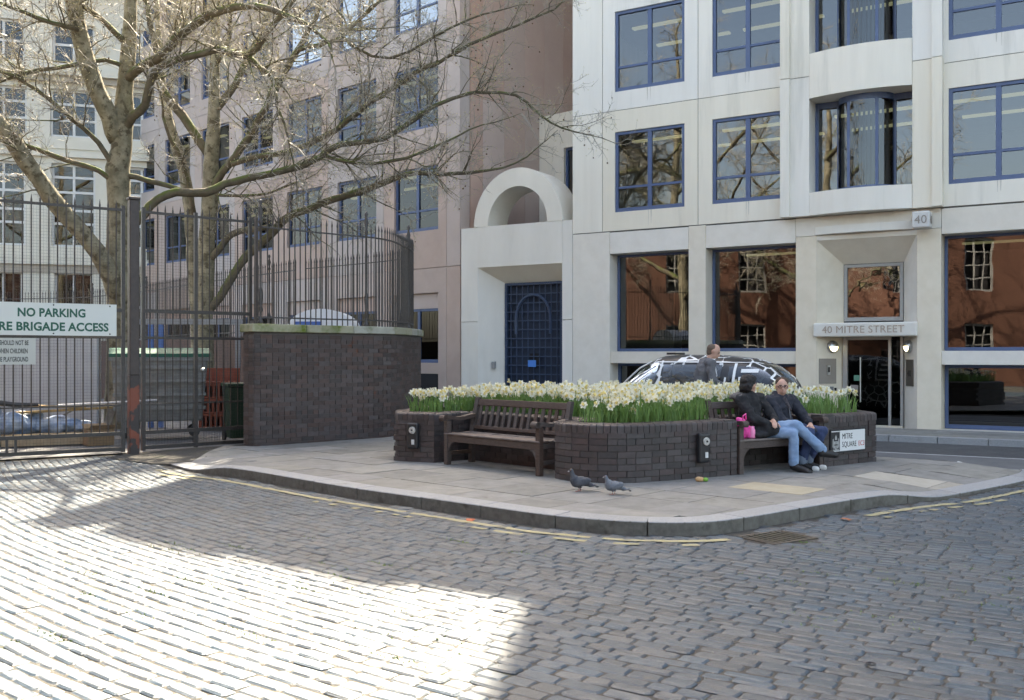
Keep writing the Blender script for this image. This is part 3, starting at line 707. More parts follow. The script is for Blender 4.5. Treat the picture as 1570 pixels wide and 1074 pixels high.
for b in range(-3, 3):
    c = b * BWW + .62; x0, x1 = c - BWW / 2, c + BWW / 2
    for z0, z1, a, h0, h1, rows in ((-.2, 5.55, .72, 2.2, 5.0, (.5,)), (5.58, 9.9, .83, 6.05, 9.45, (.28, .44, .66, .84)), (9.93, 13.0, .88, 10.55, 12.5, (.36, .7)), (13.3, 16.6, .8, 13.5, 15.2, (.5,)), (16.7, 20, .8, 16.9, 18.6, (.5,))):
        MB().hole(x0 + .002, x1 - .002, z0, z1, c - a, c + a, h0, h1, 0, .35).build('stucco_bay', m_wcr, wb); sash(wb, c - a, c + a, h0, h1, 2, rows)
for z0, z1, y, m in ((5.3, 5.56, -.12, m_wcr), (4.95, 5.3, -.03, m_slt), (9.7, 9.92, -.16, m_wcr), (10.05, 10.4, -.05, m_wcr), (13.0, 13.28, -.4, m_wcr), (12.75, 13.0, -.22, m_slt), (16.55, 16.75, -.3, m_wcr)):
    box(wb, 'cornice', m, -9, 6.5, y, .2, z0, z1)
box(wb, 'back_wall', m_room, -9, 6.5, 3, 3.2, 0, 20); mb = MB()
for z in (5.4, 9.8, 13.1, 16.6, 19.9): mb.box(-9, 6.5, .36, 3, z - .2, z)
mb.build('floors', m_room, wb); box(wb, 'end_wall', m_wcr, 6.4, 7.2, .0, 8, -.2, 20)
# ================================================================== red brick school to the left, out of frame, seen mirrored in the glass
FS = frame((-22.5, 17.0), (.55, -.835)); FS = FS @ Matrix.Translation((0, 0, 0))
m_rbr = mat('red school brick', (.105, .046, .030), (.13, .06, .04), 14, .85, .3, 40)
sc_ = empty('red_brick_school', Matrix(((FS[0][0], FS[0][1], 0, FS[0][3]), (FS[1][0], FS[1][1], 0, FS[1][3]), (0, 0, 1, 0), (0, 0, 0, 1))) @ Matrix.Rotation(math.pi, 4, 'Z') @ Matrix.Translation((-34, 0, 0)),
            'red brick school with white sash windows beside the playground', 'building')
for b in range(9):
    x0 = b * 3.8
    for z0, z1, h0, h1 in ((0, 4.2, 1.0, 3.2), (4.2, 8.6, 4.9, 7.6)):
        MB().hole(x0, x0 + 3.8, z0, z1, x0 + 1.2, x0 + 2.6, h0, h1, 0, .4).build('brick_bay', m_rbr, sc_); 
        mb = MB(); mb.hole(x0 + 1.2, x0 + 2.6, h0, h1, x0 + 1.3, x0 + 2.5, h0 + .1, h1 - .1, .1, .2)
        for q in (.33, .66): mb.box(x0 + 1.2 + 1.4 * q - .03, x0 + 1.2 + 1.4 * q + .03, .12, .18, h0, h1)
        for q in (.25, .5, .75): mb.box(x0 + 1.25, x0 + 2.55, .13, .17, h0 + (h1 - h0) * q - .03, h0 + (h1 - h0) * q + .03)
        mb.build('window', mat('school joinery', (.3, .3, .29)), sc_)
    box(sc_, 'string_course', m_wht, x0, x0 + 3.8, -.08, .1, 8.4, 8.6)
box(sc_, 'dark_rooms', m_dark, 0, 34, .5, 1, 0, 8.5); box(sc_, 'roof', mat('slate roof', (.06, .06, .065)), -.2, 34.4, -.3, 8, 8.61, 9.2)
# ================================================================== brick planter
m_brick = mat('blue engineering brick', (.050, .040, .039), (.070, .054, .052), 16, .55, .25, 70, piece=.28, spec=.5, col3=(.085, .05, .04), scale3=3.5, thr3=.64)
m_brick2 = mat('dark wall brick', (.072, .053, .049), (.094, .069, .062), 14, .7, .25, 70, piece=.28, col3=(.15, .06, .042), scale3=1.6, thr3=.66, sharp=.05)
m_mort = mat('dark mortar', (.085, .078, .07), (.06, .055, .05), 20, .9)
m_soil = mat('planter soil', (.035, .026, .018), (.06, .045, .03), 25, .95, .6, 50)
PZ0, PH = .08, .72            # planter foot and height
def nicheline(a, b, dep):
    a, b = Vector(a), Vector(b); t = (b - a).normalized(); n = Vector((-t.y, t.x)); return a + n * dep, b + n * dep
n1a, n1b = nicheline((-1.08, 13.55), (.52, 11.84), .64); n2a, n2b = nicheline((2.80, 12.18), (4.16, 13.05), .64)
nose = [(.52, 11.84), (.66, 11.62), (.86, 11.47), (1.12, 11.385), (1.40, 11.40), (1.62, 11.49)]
RUNS = [[(-1.64, 13.86), (-1.60, 13.78), (-1.52, 13.73), (-1.08, 13.55)], [(-1.08, 13.55), tuple(n1a)], [tuple(n1a), tuple(n1b)], [tuple(n1b), (.52, 11.84)],
        [(p.x, p.y) for p in catmull([(*q, 0) for q in nose], .05)] + [(2.80, 12.18)], [(2.80, 12.18), tuple(n2a)], [tuple(n2a), tuple(n2b)], [tuple(n2b), (4.16, 13.05)],
        [(4.16, 13.05), (5.04, 13.70), (5.12, 13.78), (5.14, 13.88)], [(5.14, 13.88), (5.1, 14.9), (4.0, 15.6), (.4, 15.95), (-1.5, 15.0), (-1.72, 14.4), (-1.64, 13.86)]]
OUT = [];
for R_ in RUNS: OUT += R_[:-1]
def offset(poly, d):
    out = []; n = len(poly)
    for i in range(n):
        a, b, c = Vector(poly[i - 1]), Vector(poly[i]), Vector(poly[(i + 1) % n]); t1 = (b - a); t2 = (c - b)
        if t1.length < 1e-6 or t2.length < 1e-6: continue
        t1.normalize(); t2.normalize(); n1 = Vector((-t1.y, t1.x)); n2 = Vector((-t2.y, t2.x)); m = (n1 + n2)
        if m.length < .2: m = n1
        m.normalize(); k = min(2.0, 1 / max(.4, m.dot(n1))); q = b + m * d * k; out.append((q.x, q.y))
    return out
pl = empty('brick_planter', None, 'low dark brick planter with rounded corners, full of daffodils', 'planter')
def poly_fill(name, poly, z0, z1, m, parent, sides=True):
    bm = bmesh.new(); vs = [bm.verts.new((x, y, z1)) for x, y in poly]; f = bm.faces.new(vs); 
    if sides:
        r = bmesh.ops.extrude_face_region(bm, geom=[f]); 
        for v in r['geom']:
            if isinstance(v, bmesh.types.BMVert): v.co.z = z0
    bmesh.ops.triangulate(bm, faces=[q for q in bm.faces if len(q.verts) > 4]); bmesh.ops.recalc_face_normals(bm, faces=bm.faces)
    me = bpy.data.meshes.new(name); bm.to_mesh(me); bm.free(); me.materials.append(m); return link(name, me, parent)
INNER = offset(OUT, .012); SOILP = offset(OUT, .17)
poly_fill('mortar_core', INNER, -.2, PZ0 + PH - .115, m_mort, pl)
poly_fill('soil', SOILP, PZ0 + PH - .2, PZ0 + PH - .03, m_soil, pl)
bk = Pieces(UNIT, UNITF); cp = Pieces([], [])
# bullnose coping brick: rounded outer top edge
pr = [(-.5, 0), (-.5, .68), (-.47, .82), (-.38, .93), (-.22, 1.0), (.5, 1.0), (.5, 0)]
cv = [(-.5, y, z) for y, z in pr] + [(.5, y, z) for y, z in pr]; n_ = len(pr)
cf = [tuple(range(n_)), tuple(reversed(range(n_, 2 * n_)))] + [(i, n_ + i, n_ + (i + 1) % n_, (i + 1) % n_) for i in range(n_)]
cp = Pieces(cv, [tuple(reversed(f)) for f in cf])
for ri, R_ in enumerate(RUNS):
    P = Path(R_); front = ri in (0, 4, 8); side = ri in (2, 6)
    for k in range(9):
        z = PZ0 - .055 + .075 * k + .0375; s = (.0 if k % 2 else -.1125); seq = (k % 3 == 1)
        while s < P.L:
            L = .1025 if (seq and random.random() < .35) else .215
            a, b = max(s, 0), min(s + L, P.L)
            if b - a > .03:
                p, t = P((a + b) / 2); nrm = Vector((-t.y, t.x)); c = p + nrm * (.052 + random.uniform(-.0025, .002))
                bk.add(TRS((c.x, c.y, z), math.atan2(t.y, t.x) + random.uniform(-.004, .004), (b - a, .1, .0665)), (0 if front else -40 if side else -90) + ncam(c))
            s += L + .009
    s = 0.0; nk = max(1, round(P.L / .082)); w = P.L / nk
    for i in range(nk):
        p, t = P((i + .5) * w); nrm = Vector((-t.y, t.x)); c = p + nrm * .1
        cp.add(TRS((c.x, c.y, PZ0 + PH - .112 + random.uniform(-.002, .002)), math.atan2(t.y, t.x), (w - .007, .215, .112)), (0 if front else -40) + ncam(c))
bk.emit(pl, 'brick', 'brick_courses', m_brick); cp.emit(pl, 'coping_brick', 'coping_rest', m_brick)
# ================================================================== daffodils
m_pet = mat('daffodil petal', (.82, .80, .64), (.86, .85, .74), 30, .6, trans=.35)
m_trm = mat('daffodil trumpet', (.80, .68, .25), (.82, .72, .38), 30, .6, trans=.3)
m_leaf = mat('daffodil leaf', (.13, .24, .06), (.19, .32, .10), 9, .5, trans=.3)
def flower_mesh(mb, M):
    for i in range(6):
        a = math.pi * i / 3; c, s = math.cos(a), math.sin(a); d = .006 if i % 2 else 0
        f = lambda r, w, y: (r * c - w * s, y, r * s + w * c)
        mb.add([f(.006, 0, 0), f(.024, -.015, d - .006), f(.042, 0, d - .002), f(.024, .015, d - .006)], [(0, 1, 2), (0, 2, 3)], 0, M)
    n = 6; vs = [(.009 * math.cos(2 * math.pi * j / n), -.001, .009 * math.sin(2 * math.pi * j / n)) for j in range(n)] + [(.014 * math.cos(2 * math.pi * j / n), -.026, .014 * math.sin(2 * math.pi * j / n)) for j in range(n)]
    mb.add(vs, [(j, (j + 1) % n, n + (j + 1) % n, n + j) for j in range(n)] + [tuple(range(n))], 1, M)
FLM = []
for k in range(8):
    mb = MB(); h = 0.0; rr = random.Random(k)
    for q in range(1 if k < 5 else 2):
        tilt = rr.uniform(-.8, .5); M = Matrix.Translation((rr.uniform(-.02, .02) * q * 2, -.02, -.03 * q)) @ Matrix.Rotation(rr.uniform(-.9, .9) + q * 1.6, 4, 'Z') @ Matrix.Rotation(tilt, 4, 'X') @ Matrix.Diagonal((1.35, 1.35, 1.35, 1))
        flower_mesh(mb, M)
    FLM.append(mb.mesh('flower', [m_pet, m_trm]))
STM = []
for k in range(4):
    mb = MB(); rr = random.Random(50 + k); b = (rr.uniform(-.05, .05), rr.uniform(-.05, .05)); mb.tube([(b[0], b[1], 0), (b[0] * .5, b[1] * .5, .2), (0, 0, .32), (0, -.02, .33)], [.006, .005, .004, .003], 4)
    for q in range(3):
        a = rr.uniform(0, 6.28); l = rr.uniform(.06, .13); hh = rr.uniform(.24, .34); w = .009; wx, wy = -math.sin(a) * w, math.cos(a) * w
        x, y = math.cos(a) * l, math.sin(a) * l
        mb.add([(wx, wy, 0), (-wx, -wy, 0), (x * .4 - wx, y * .4 - wy, hh * .6), (x * .4 + wx, y * .4 + wy, hh * .6), (x, y, hh)], [(0, 1, 2, 3), (3, 2, 4)])
    STM.append(mb.mesh('daffodil', m_leaf))
spots = []; tries = 0; SOI = offset(OUT, .2)
while len(spots) < 1050 and tries < 40000:
    tries += 1; x, y = random.uniform(-1.7, 5.1), random.uniform(11.4, 15.9)
    if not inside(SOI, x, y): continue
    dens = 1.0
    if x < -.6: dens = .3
    if x > 3.9: dens = .18
    if random.random() > dens * (.35 + 1.1 * max(0, .5 + noise.noise(Vector((x * 1.7, y * 1.7, 3.1))))): continue
    if any((x - a) ** 2 + (y - b) ** 2 < .0035 for a, b, *_ in spots): continue
    hs = random.gauss(.99, .12) * (.92 if x < -.6 else 1.0)
    if y - 11.4 < .5 + .2 * abs(x - 1.2) and random.random() < .35: hs *= random.uniform(.6, .9)
    spots.append((x, y, hs))
spots.sort(key=lambda s: math.hypot(s[0], s[1]))
ZS = PZ0 + PH - .03
restL = MB(); restF = MB()
for i, (x, y, hs) in enumerate(spots):
    rzr = random.gauss(.0, 1.0); M = TRS((x, y, ZS), rzr, (1, 1, hs))
    if i < 300:
        o = link('daffodil', random.choice(STM), None, M); tag(o, 'cream daffodil with pale yellow trumpet standing in the brick planter', 'daffodil', 'daffodils in the brick planter')
        link('flower', random.choice(FLM), o, Matrix.Translation((0, -.02, .33)) @ Matrix.Diagonal((1, 1, 1 / hs, 1)))
    else:
        for src, dst, MM in ((random.choice(STM), restL, M), (random.choice(FLM), restF, M @ Matrix.Translation((0, -.02, .33)) @ Matrix.Diagonal((1, 1, 1 / hs, 1)))):
            b = len(dst.v); dst.v += [tuple(MM @ v.co) for v in src.vertices]; dst.f += [tuple(j + b for j in p.vertices) for p in src.polygons]; dst.mi += [p.material_index for p in src.polygons]
oy = restF.build('daffodil_bed', [m_pet, m_trm]); tag(oy, 'mass of cream daffodils filling the back of the planter', 'flowers', kind='stuff'); restL.build('daffodil_stems', m_leaf, oy)['kind'] = 'stuff'
lf = MB()
for _ in range(2600):
    for _t in range(30):
        x, y = random.uniform(-1.7, 5.1), random.uniform(11.4, 15.9)
        if inside(SOI, x, y): break
    a = random.uniform(0, 6.28); h = random.uniform(.18, .34); l = random.uniform(.02, .16); w = random.uniform(.005, .010); wx, wy = -math.sin(a) * w, math.cos(a) * w; dx, dy = math.cos(a) * l, math.sin(a) * l
    if x < -.75: h *= .8; l *= 1.8
    lf.add([(x + wx, y + wy, ZS), (x - wx, y - wy, ZS), (x + dx * .35 - wx, y + dy * .35 - wy, ZS + h * .6), (x + dx * .35 + wx, y + dy * .35 + wy, ZS + h * .6), (x + dx, y + dy, ZS + h * random.uniform(.75, 1.0))], [(0, 1, 2, 3), (3, 2, 4)])
tag(lf.build('daffodil_leaves', m_leaf), 'green strap leaves of the daffodils in the planter', 'leaves', kind='stuff')
# ================================================================== wooden benches
m_wood = mat('weathered brown timber', (.065, .045, .037), (.095, .07, .06), 5, .6, .2, 60, piece=.12, stretch=(3, 3, 18))
m_wood2 = mat('worn seat timber', (.115, .09, .078), (.16, .13, .115), 6, .6, .2, 60, piece=.14)
def bench(M, L, label):
    b = empty('park_bench', M, label, 'bench', 'timber benches set into the planter')
    P = lambda n, m, *a, bv=.006: bevel(MB().box(*a).build(n, m, b), bv, 1)
    for x in (0, L - .075):
        P('leg', m_wood, x, x + .075, 0, .075, 0, .60)
        q = MB(); q.add([(x, .44, 0), (x + .07, .44, 0), (x + .07, .51, 0), (x, .51, 0), (x, .46, .42), (x + .07, .46, .42), (x + .07, .53, .42), (x, .53, .42), (x, .575, .90), (x + .07, .575, .90), (x + .07, .63, .90), (x, .63, .90)],
              [(3, 2, 1, 0), (0, 1, 5, 4), (1, 2, 6, 5), (2, 3, 7, 6), (3, 0, 4, 7), (4, 5, 9, 8), (5, 6, 10, 9), (6, 7, 11, 10), (7, 4, 8, 11), (8, 9, 10, 11)]); q.build('back_post', m_wood, b)
        # arm: scrolled front, dipping to the back
        ys = [-.05, -.02, .08, .2, .32, .42, .52]; zt = [.645, .672, .662, .645, .65, .668, .68]; q = MB(); vs = []; fs = []
        for y, z in zip(ys, zt): vs += [(x - .012, y, z - .05), (x + .087, y, z - .05), (x + .087, y, z), (x - .012, y, z)]
        for i in range(6):
            for j in range(4): fs.append((i * 4 + j, i * 4 + (j + 1) % 4, i * 4 + 4 + (j + 1) % 4, i * 4 + 4 + j))
        fs += [(3, 2, 1, 0), (24, 25, 26, 27)]; q.add(vs, fs); fix_normals(q.build('arm_rest', m_wood, b))
        q = MB(); q.tube([(x - .012, -.035, .632), (x + .087, -.035, .632)], .042, 12); q.build('arm_scroll', m_wood, b)
        P('side_rail', m_wood, x + .012, x + .06, .075, .46, .33, .40)
        P('side_stretcher', m_wood, x + .015, x + .055, .075, .45, .13, .18)
    P('apron', m_wood, .075, L - .075, .012, .055, .315, .405)
    for x, s in ((.075, 1), (L - .075, -1)):
        q = MB(); q.prism([(0, 0), (.12, 0), (.08, -.02), (.04, -.06), (.015, -.11), (0, -.13)][::-1], 0, .03); q.build('bracket', m_wood, b, Matrix(((s, 0, 0, x), (0, 0, 1, .015), (0, 1, 0, .315), (0, 0, 0, 1))))
    for i in range(5): P('seat_slat', m_wood2, .002, L - .002, -.005 + i * .093, .075 + i * .093, .407 - (.008 if i in (2, 3) else .0), .432 - (.008 if i in (2, 3) else .0))
    tl = math.atan2(.115, .48)
    B = Matrix.Translation((0, .468, .42)) @ Matrix.Rotation(-tl, 4, 'X')
    for nme, z0, z1 in (('top_rail', .385, .475), ('bottom_rail', .05, .10)):
        q = bevel(MB().box(.07, L - .07, 0, .045, z0, z1).build(nme, m_wood, b, B), .006, 1)
    n = int((L - .2) / .115)
    for i in range(n):
        x = .07 + (L - .14) * (i + .5) / n; MB().box(x - .027, x + .027, .012, .03, .10, .385).build('back_slat', m_wood, b, B)
    return b
bd = Vector((.52 - -1.08, 11.84 - 13.55)).normalized(); bo = Vector((-1.08, 13.55)) + bd * .235 + Vector((-bd.y, bd.x)) * -.02
FB1 = frame(bo, bd, .11); bench(FB1, 1.86, 'empty brown timber bench set into the left side of the planter')
bd2 = Vector((4.16 - 2.80, 13.05 - 12.18)).normalized(); bo2 = Vector((2.80, 12.18)) + bd2 * .03 + Vector((-bd2.y, bd2.x)) * -.02
FB2 = frame(bo2, bd2, .11); BL2 = 1.555; bench(FB2, BL2, 'brown timber bench in the planter carrying the seated couple')
# ashtrays on the planter
m_blk = mat('black plastic', (.018, .019, .021), rough=.4, spec=.5)
def ashtray(p, t, label):
    F = frame(p, t, 0); o = empty('wall_ashtray', F, label, 'ashtray', 'black ashtrays fixed to the planter')
    bevel(MB().box(-.085, .085, -.085, .0, .30, .66).build('ash_body', m_blk, o), .03, 3)
    RX = Matrix.Translation((.01, -.086, .56)) @ Matrix.Rotation(math.radians(90), 4, 'X')
    MB().lathe([(.05, 0), (.05, .012), (.03, .016)], 16, 0, RX).build('ash_plate', mat('worn alloy', (.6, .58, .52), (.3, .29, .27), 50, .4), o)
    MB().lathe([(.013, 0), (.013, .020)], 10, 0, RX).build('ash_hole', m_dark, o)
    MB().box(-.005, .04, -.09, -.085, .36, .43).build('ash_label', m_wht, o); return o
d0 = (Vector((-1.08, 13.55)) - Vector((-1.52, 13.73))).normalized(); ashtray(Vector((-1.36, 13.66)), d0, 'black ashtray on the planter end left of the empty bench')
d1 = (Vector((2.80, 12.18)) - Vector((1.62, 11.49))).normalized(); ashtray(Vector((1.62, 11.49)) + d1 * .78, d1, 'black ashtray on the planter wall next to the couple')
# street name sign
d2 = (Vector((5.04, 13.70)) - Vector((4.16, 13.05))).normalized(); FSN = frame(Vector((4.16, 13.05)) + d2 * .12, d2, .28)
sn = empty('street_name_sign', FSN, 'white street name sign reading Mitre Square on the planter end', 'sign')
MB().box(0, .80, -.018, -.002, 0, .32).build('sign_backing', m_blk, sn); MB().box(.205, .775, -.022, -.018, .022, .30).build('sign_face', mat('white enamel', (.72, .72, .70), rough=.3), sn)
MB().box(.02, .20, -.021, -.018, .285, .297).build('sign_border', MATS['white enamel'], sn); MB().box(.02, .20, -.021, -.018, .022, .032).build('sign_border', MATS['white enamel'], sn)
mk = mat('black lettering', (.02, .02, .02)); mr = mat('red lettering', (.55, .06, .05))
text(sn, 'MITRE', .105, Matrix.Translation((.25, -.0225, .185)) @ TXT, mk, depth=.001, sx=.82); text(sn, 'SQUARE', .105, Matrix.Translation((.25, -.0225, .075)) @ TXT, mk, depth=.001, sx=.82); text(sn, 'EC3', .095, Matrix.Translation((.62, -.0225, .078)) @ TXT, mr, depth=.001, sx=.9)
cr = MB(); sh = [(.075, .07), (.115, .045), (.155, .07), (.16, .16), (.07, .16)]
cr.add([(x, -.0215, z) for x, z in sh], [tuple(range(5))]); cr.add([(.09, -.0215, .18), (.14, -.0215, .18), (.135, -.0215, .215), (.115, -.0215, .25), (.095, -.0215, .215)], [(0, 1, 2, 3, 4)])
for sx in (-1, 1): cr.add([(.115 + sx * .052, -.0215, .06), (.115 + sx * .075, -.0215, .09), (.115 + sx * .07, -.0215, .19), (.115 + sx * .05, -.0215, .2)], [(0, 1, 2, 3)])
cr.add([(.05, -.0215, .037), (.18, -.0215, .037), (.18, -.0215, .05), (.05, -.0215, .05)], [(0, 1, 2, 3)]); cr.build('crest', mat('crest grey', (.42, .42, .40)), sn)
c2 = MB(); c2.add([(.108, -.022, .06), (.122, -.022, .06), (.122, -.022, .155), (.108, -.022, .155)], [(0, 1, 2, 3)]); c2.add([(.078, -.022, .105), (.152, -.022, .105), (.152, -.022, .118), (.078, -.022, .118)], [(0, 1, 2, 3)]); c2.build('crest_cross', mk, sn)
# ================================================================== curved brick wall with railing
m_cap = mat('mossy coping stone', (.30, .29, .22), (.36, .35, .27), 6, .85, .3, 60, col3=(.10, .13, .035), scale3=2.2, thr3=.47, sharp=.2, piece=.08)
m_rail = mat('black railing paint', (.035, .032, .030), (.06, .05, .045), 25, .45, .1, 60, spec=.5)
cw = empty('curved_brick_wall', None, 'curved dark brick wall with mossy stone coping beside the gate', 'wall')
WP = Path(WALLP); WT = 1.98
core = []
for i in range(61):
    p, t = WP(WP.L * i / 60); core.append((p.x - t.y * .012, p.y + t.x * .012))
back = []
for i in range(61):
    p, t = WP(WP.L * i / 60); back.append((p.x - t.y * .32, p.y + t.x * .32))
mb = MB(); vs = []; fs = []
for a, b in zip(core, back): vs += [(*a, -.2), (*b, -.2), (*b, WT), (*a, WT)]
for i in range(60):
    for j in range(4): fs.append((i * 4 + j, i * 4 + (j + 1) % 4, i * 4 + 4 + (j + 1) % 4, i * 4 + 4 + j))
fs += [(0, 1, 2, 3)]; fix_normals(mb.add(vs, fs).build('mortar_core', mat('pale mortar', (.13, .12, .11), (.1, .09, .085), 20, .9), cw))
bk = Pieces(UNIT, UNITF)
for k in range(27):
    z = -.045 + k * .075; s = 0 if k % 2 else -.1125
    while s < WP.L:
        L = .1025 if (k % 4 == 1) else .215; a, b = max(s, 0), min(s + L, WP.L)
        if b - a > .03:
            p, t = WP((a + b) / 2); c = p + Vector((-t.y, t.x)) * (.052 + random.uniform(-.003, .002)); bk.add(TRS((c.x, c.y, z), math.atan2(t.y, t.x), (b - a, .1, .066)), ncam(c) if s < 7 else -90)
        s += L + .009
for k in range(27):      # the wall's square end by the gate
    for q in range(2):
        c = Vector((-4.2, 15.96)) + Vector((-.70, .72)) * (.09 + q * .16); bk.add(TRS((c.x - .006, c.y - .008, -.045 + k * .075), math.atan2(.72, -.70), (.15, .02, .066)), -30)
bk.emit(cw, 'brick', 'brick_courses', m_brick2)
d = 0.0
while d < WP.L - .05:
    L = min(.95, WP.L - d); ps = [WP(d + .004 + (L - .008) * i / 6) for i in range(7)]
    o_ = [(p.x + t.y * .055, p.y - t.x * .055) for p, t in ps]; i_ = [(p.x - t.y * .37, p.y + t.x * .37) for p, t in ps]
    if d == 0: o_[0] = (o_[0][0] - .05, o_[0][1] - .05); i_[0] = (i_[0][0] - .05, i_[0][1] - .05)
    bevel(MB().prism(o_ + i_[::-1], WT + .002, WT + .135).build('cap_stone', m_cap, cw), .014, 2); d += L
def spiked_bar(h, r=.011):
    mb = MB(); mb.lathe([(r, 0), (r, h - .13), (r * 1.5, h - .10), (r * .9, h - .06), (.002, h)], 6); return mb
def finial_post(h, r=.025):
    mb = MB(); mb.lathe([(r * 1.9, 0), (r * 1.9, .05), (r, .08), (r * .8, .2), (r * 1.5, .24), (r * .9, .30), (r * 1.7, .5), (r * .8, .62), (r * .8, h - .42), (r * 1.6, h - .38), (r * .7, h - .33), (r * 1.7, h - .2), (r * .6, h - .11), (r * 1.5, h - .05), (.004, h)], 10); return mb
def railing(path, zb, h, label, group, d0, d1, step=.112, posts=(), rails=(.12, 1.62), limit=300):
    r = empty('railing', None, label, 'railing', group); n = int((d1 - d0) / step); bm_ = spiked_bar(h).mesh('railing_bar', m_rail); pm_ = finial_post(h + .22).mesh('finial_post', m_rail, True)
    P = Pieces([v.co for v in bm_.vertices], [tuple(p.vertices) for p in bm_.polygons])
    for i in range(n + 1):
        s = d0 + (d1 - d0) * i / n
        if any(abs(s - q) < .05 for q in posts): continue
        p, t = path(s); P.add(TRS((p.x - t.y * .16, p.y + t.x * .16, zb)), ncam(p))
    P.emit(r, 'railing_bar', 'railing_bars_beyond', m_rail, limit)
    for q in posts:
        p, t = path(q); link('finial_post', pm_, r, TRS((p.x - t.y * .16, p.y + t.x * .16, zb)))
    for z in rails:
        pts = []
        k = max(2, int((d1 - d0) / .2))
        for i in range(k + 1):
            p, t = path(d0 + (d1 - d0) * i / k); pts.append((p.x - t.y * .16, p.y + t.x * .16, zb + z))
        MB().tube(pts, .016, 4).build('rail', m_rail, r)
    return r
railing(WP, WT + .13, 1.86, 'black spiked railing on top of the curved brick wall', None, .12, WP.L - .3, posts=(.2, 2.3, 4.4, 6.6), step=.104)
# boundary wall and railing running back behind the trees
BP = Path([(p.x, p.y) for p in catmull([(-5.2, 24.4, 0), (-8.5, 28.2, 0), (-12.5, 33.0, 0), (-17, 36.6, 0), (-26, 37.5, 0)], .3)])
bw = empty('boundary_wall', None, 'dark brick boundary wall running behind the plane trees', 'wall'); mb = MB(); vs = []; fs = []
for i in range(41):
    p, t = BP(BP.L * i / 40); vs += [(p.x, p.y, -.2), (p.x - t.y * .3, p.y + t.x * .3, -.2), (p.x - t.y * .3, p.y + t.x * .3, 2.1), (p.x, p.y, 2.1)]
for i in range(40):
    for j in range(4): fs.append((i * 4 + j, i * 4 + (j + 1) % 4, i * 4 + 4 + (j + 1) % 4, i * 4 + 4 + j))
fix_normals(mb.add(vs, fs).build('wall_body', m_brick2, bw))
railing(BP, 2.1, 1.9, 'black railing on the boundary wall behind the plane trees', None, .1, BP.L, step=.125, posts=(1.5, 6, 10.5, 15), rails=(.12, 1.62), limit=150)
# ================================================================== playground gates
m_post = mat('gate post paint', (.055, .045, .042), (.075, .06, .055), 10, .5, .15, 50)
m_red = mat('flaking red post paint', (.05, .042, .04), (.06, .05, .047), 10, .55, .3, 40, col3=(.22, .068, .042), scale3=3.6, thr3=.45, sharp=.03)
gp = empty('gate_post', TRS((GP.x, GP.y, 0), math.atan2(1.2, 1.6)), 'tall square gate post with red paint flaking at its foot', 'post')
bevel(MB().box(-.076, .076, -.076, .076, 1.28, 4.1).build('post_shaft', m_post, gp), .01, 1); bevel(MB().box(-.0765, .0765, -.0765, .0765, -.2, 1.28).build('post_foot', m_red, gp), .01, 1); bevel(MB().box(-.09, .09, -.09, .09, 4.1, 4.15).build('post_cap', m_post, gp), .01, 1)
m_mesh = mat('dark wire', (.05, .05, .05), rough=.5)
def gate_leaf(a, b, label, stile=()):
    a, b = Vector(a), Vector(b); L = (b - a).length; F = frame(a, b - a); o = empty('gate_leaf', F, label, 'gate', 'playground gate leaves')
    for z, r in ((.10, .03), (.345, .03), (.80, .012), (1.885, .022), (2.32, .028), (3.93, .02)):
        MB().box(0, L, -r, r, z - r, z + r).build('gate_rail', m_rail, o)
    for x in (0.02, L - .02) + tuple(stile): MB().box(x - .028, x + .028, -.027, .027, .05, 4.0).build('gate_stile', m_rail, o)
    bar = spiked_bar(3.74, .0105).mesh('gate_bar', m_rail); n = int(L / .122)
    for i in range(1, n):
        x = L * i / n
        if any(abs(x - s) < .04 for s in stile): continue
        link('gate_bar', bar, o, TRS((x, -.0, .335)))
    w = MB(); g_ = .048
    for i in range(int(L / g_)): w.box(i * g_, i * g_ + .0022, .034, .0362, .1, 3.9)
    for i in range(int(3.8 / g_)): w.box(0, L, .0365, .0387, .1 + i * g_, .1022 + i * g_)
    tag(w.build('wire_mesh', m_mesh, o), kind='stuff'); return o
dl = (GATE0 - GP).normalized(); gl = gate_leaf(GATE0, GP + dl * .14, 'left gate leaf carrying the no parking signs')
for x in (2.35, 2.47): MB().box(x, x + .035, -.02, .02, .1, .345).build('gate_brace', m_rail, gl)
dr_ = (GEND - GP).normalized(); gr2 = gate_leaf(GP + dr_ * .14, GEND, 'right gate leaf between the red footed post and the wall', stile=(.90,))
MB().ball((1.0, -.06, 1.35), .04, 12, 8).build('gate_knob', m_steel, gr2, smooth=True)
ep = empty('end_post', TRS((GEND.x + .12, GEND.y - .12, 0), .7), 'dark gate post beside the curved brick wall', 'post'); bevel(MB().box(-.08, .08, -.08, .08, -.2, 2.2).build('post_shaft', m_post, ep), .008, 1); bevel(MB().box(-.03, .03, -.03, .03, 2.2, 4.0).build('post_top', m_post, ep), .008, 1)
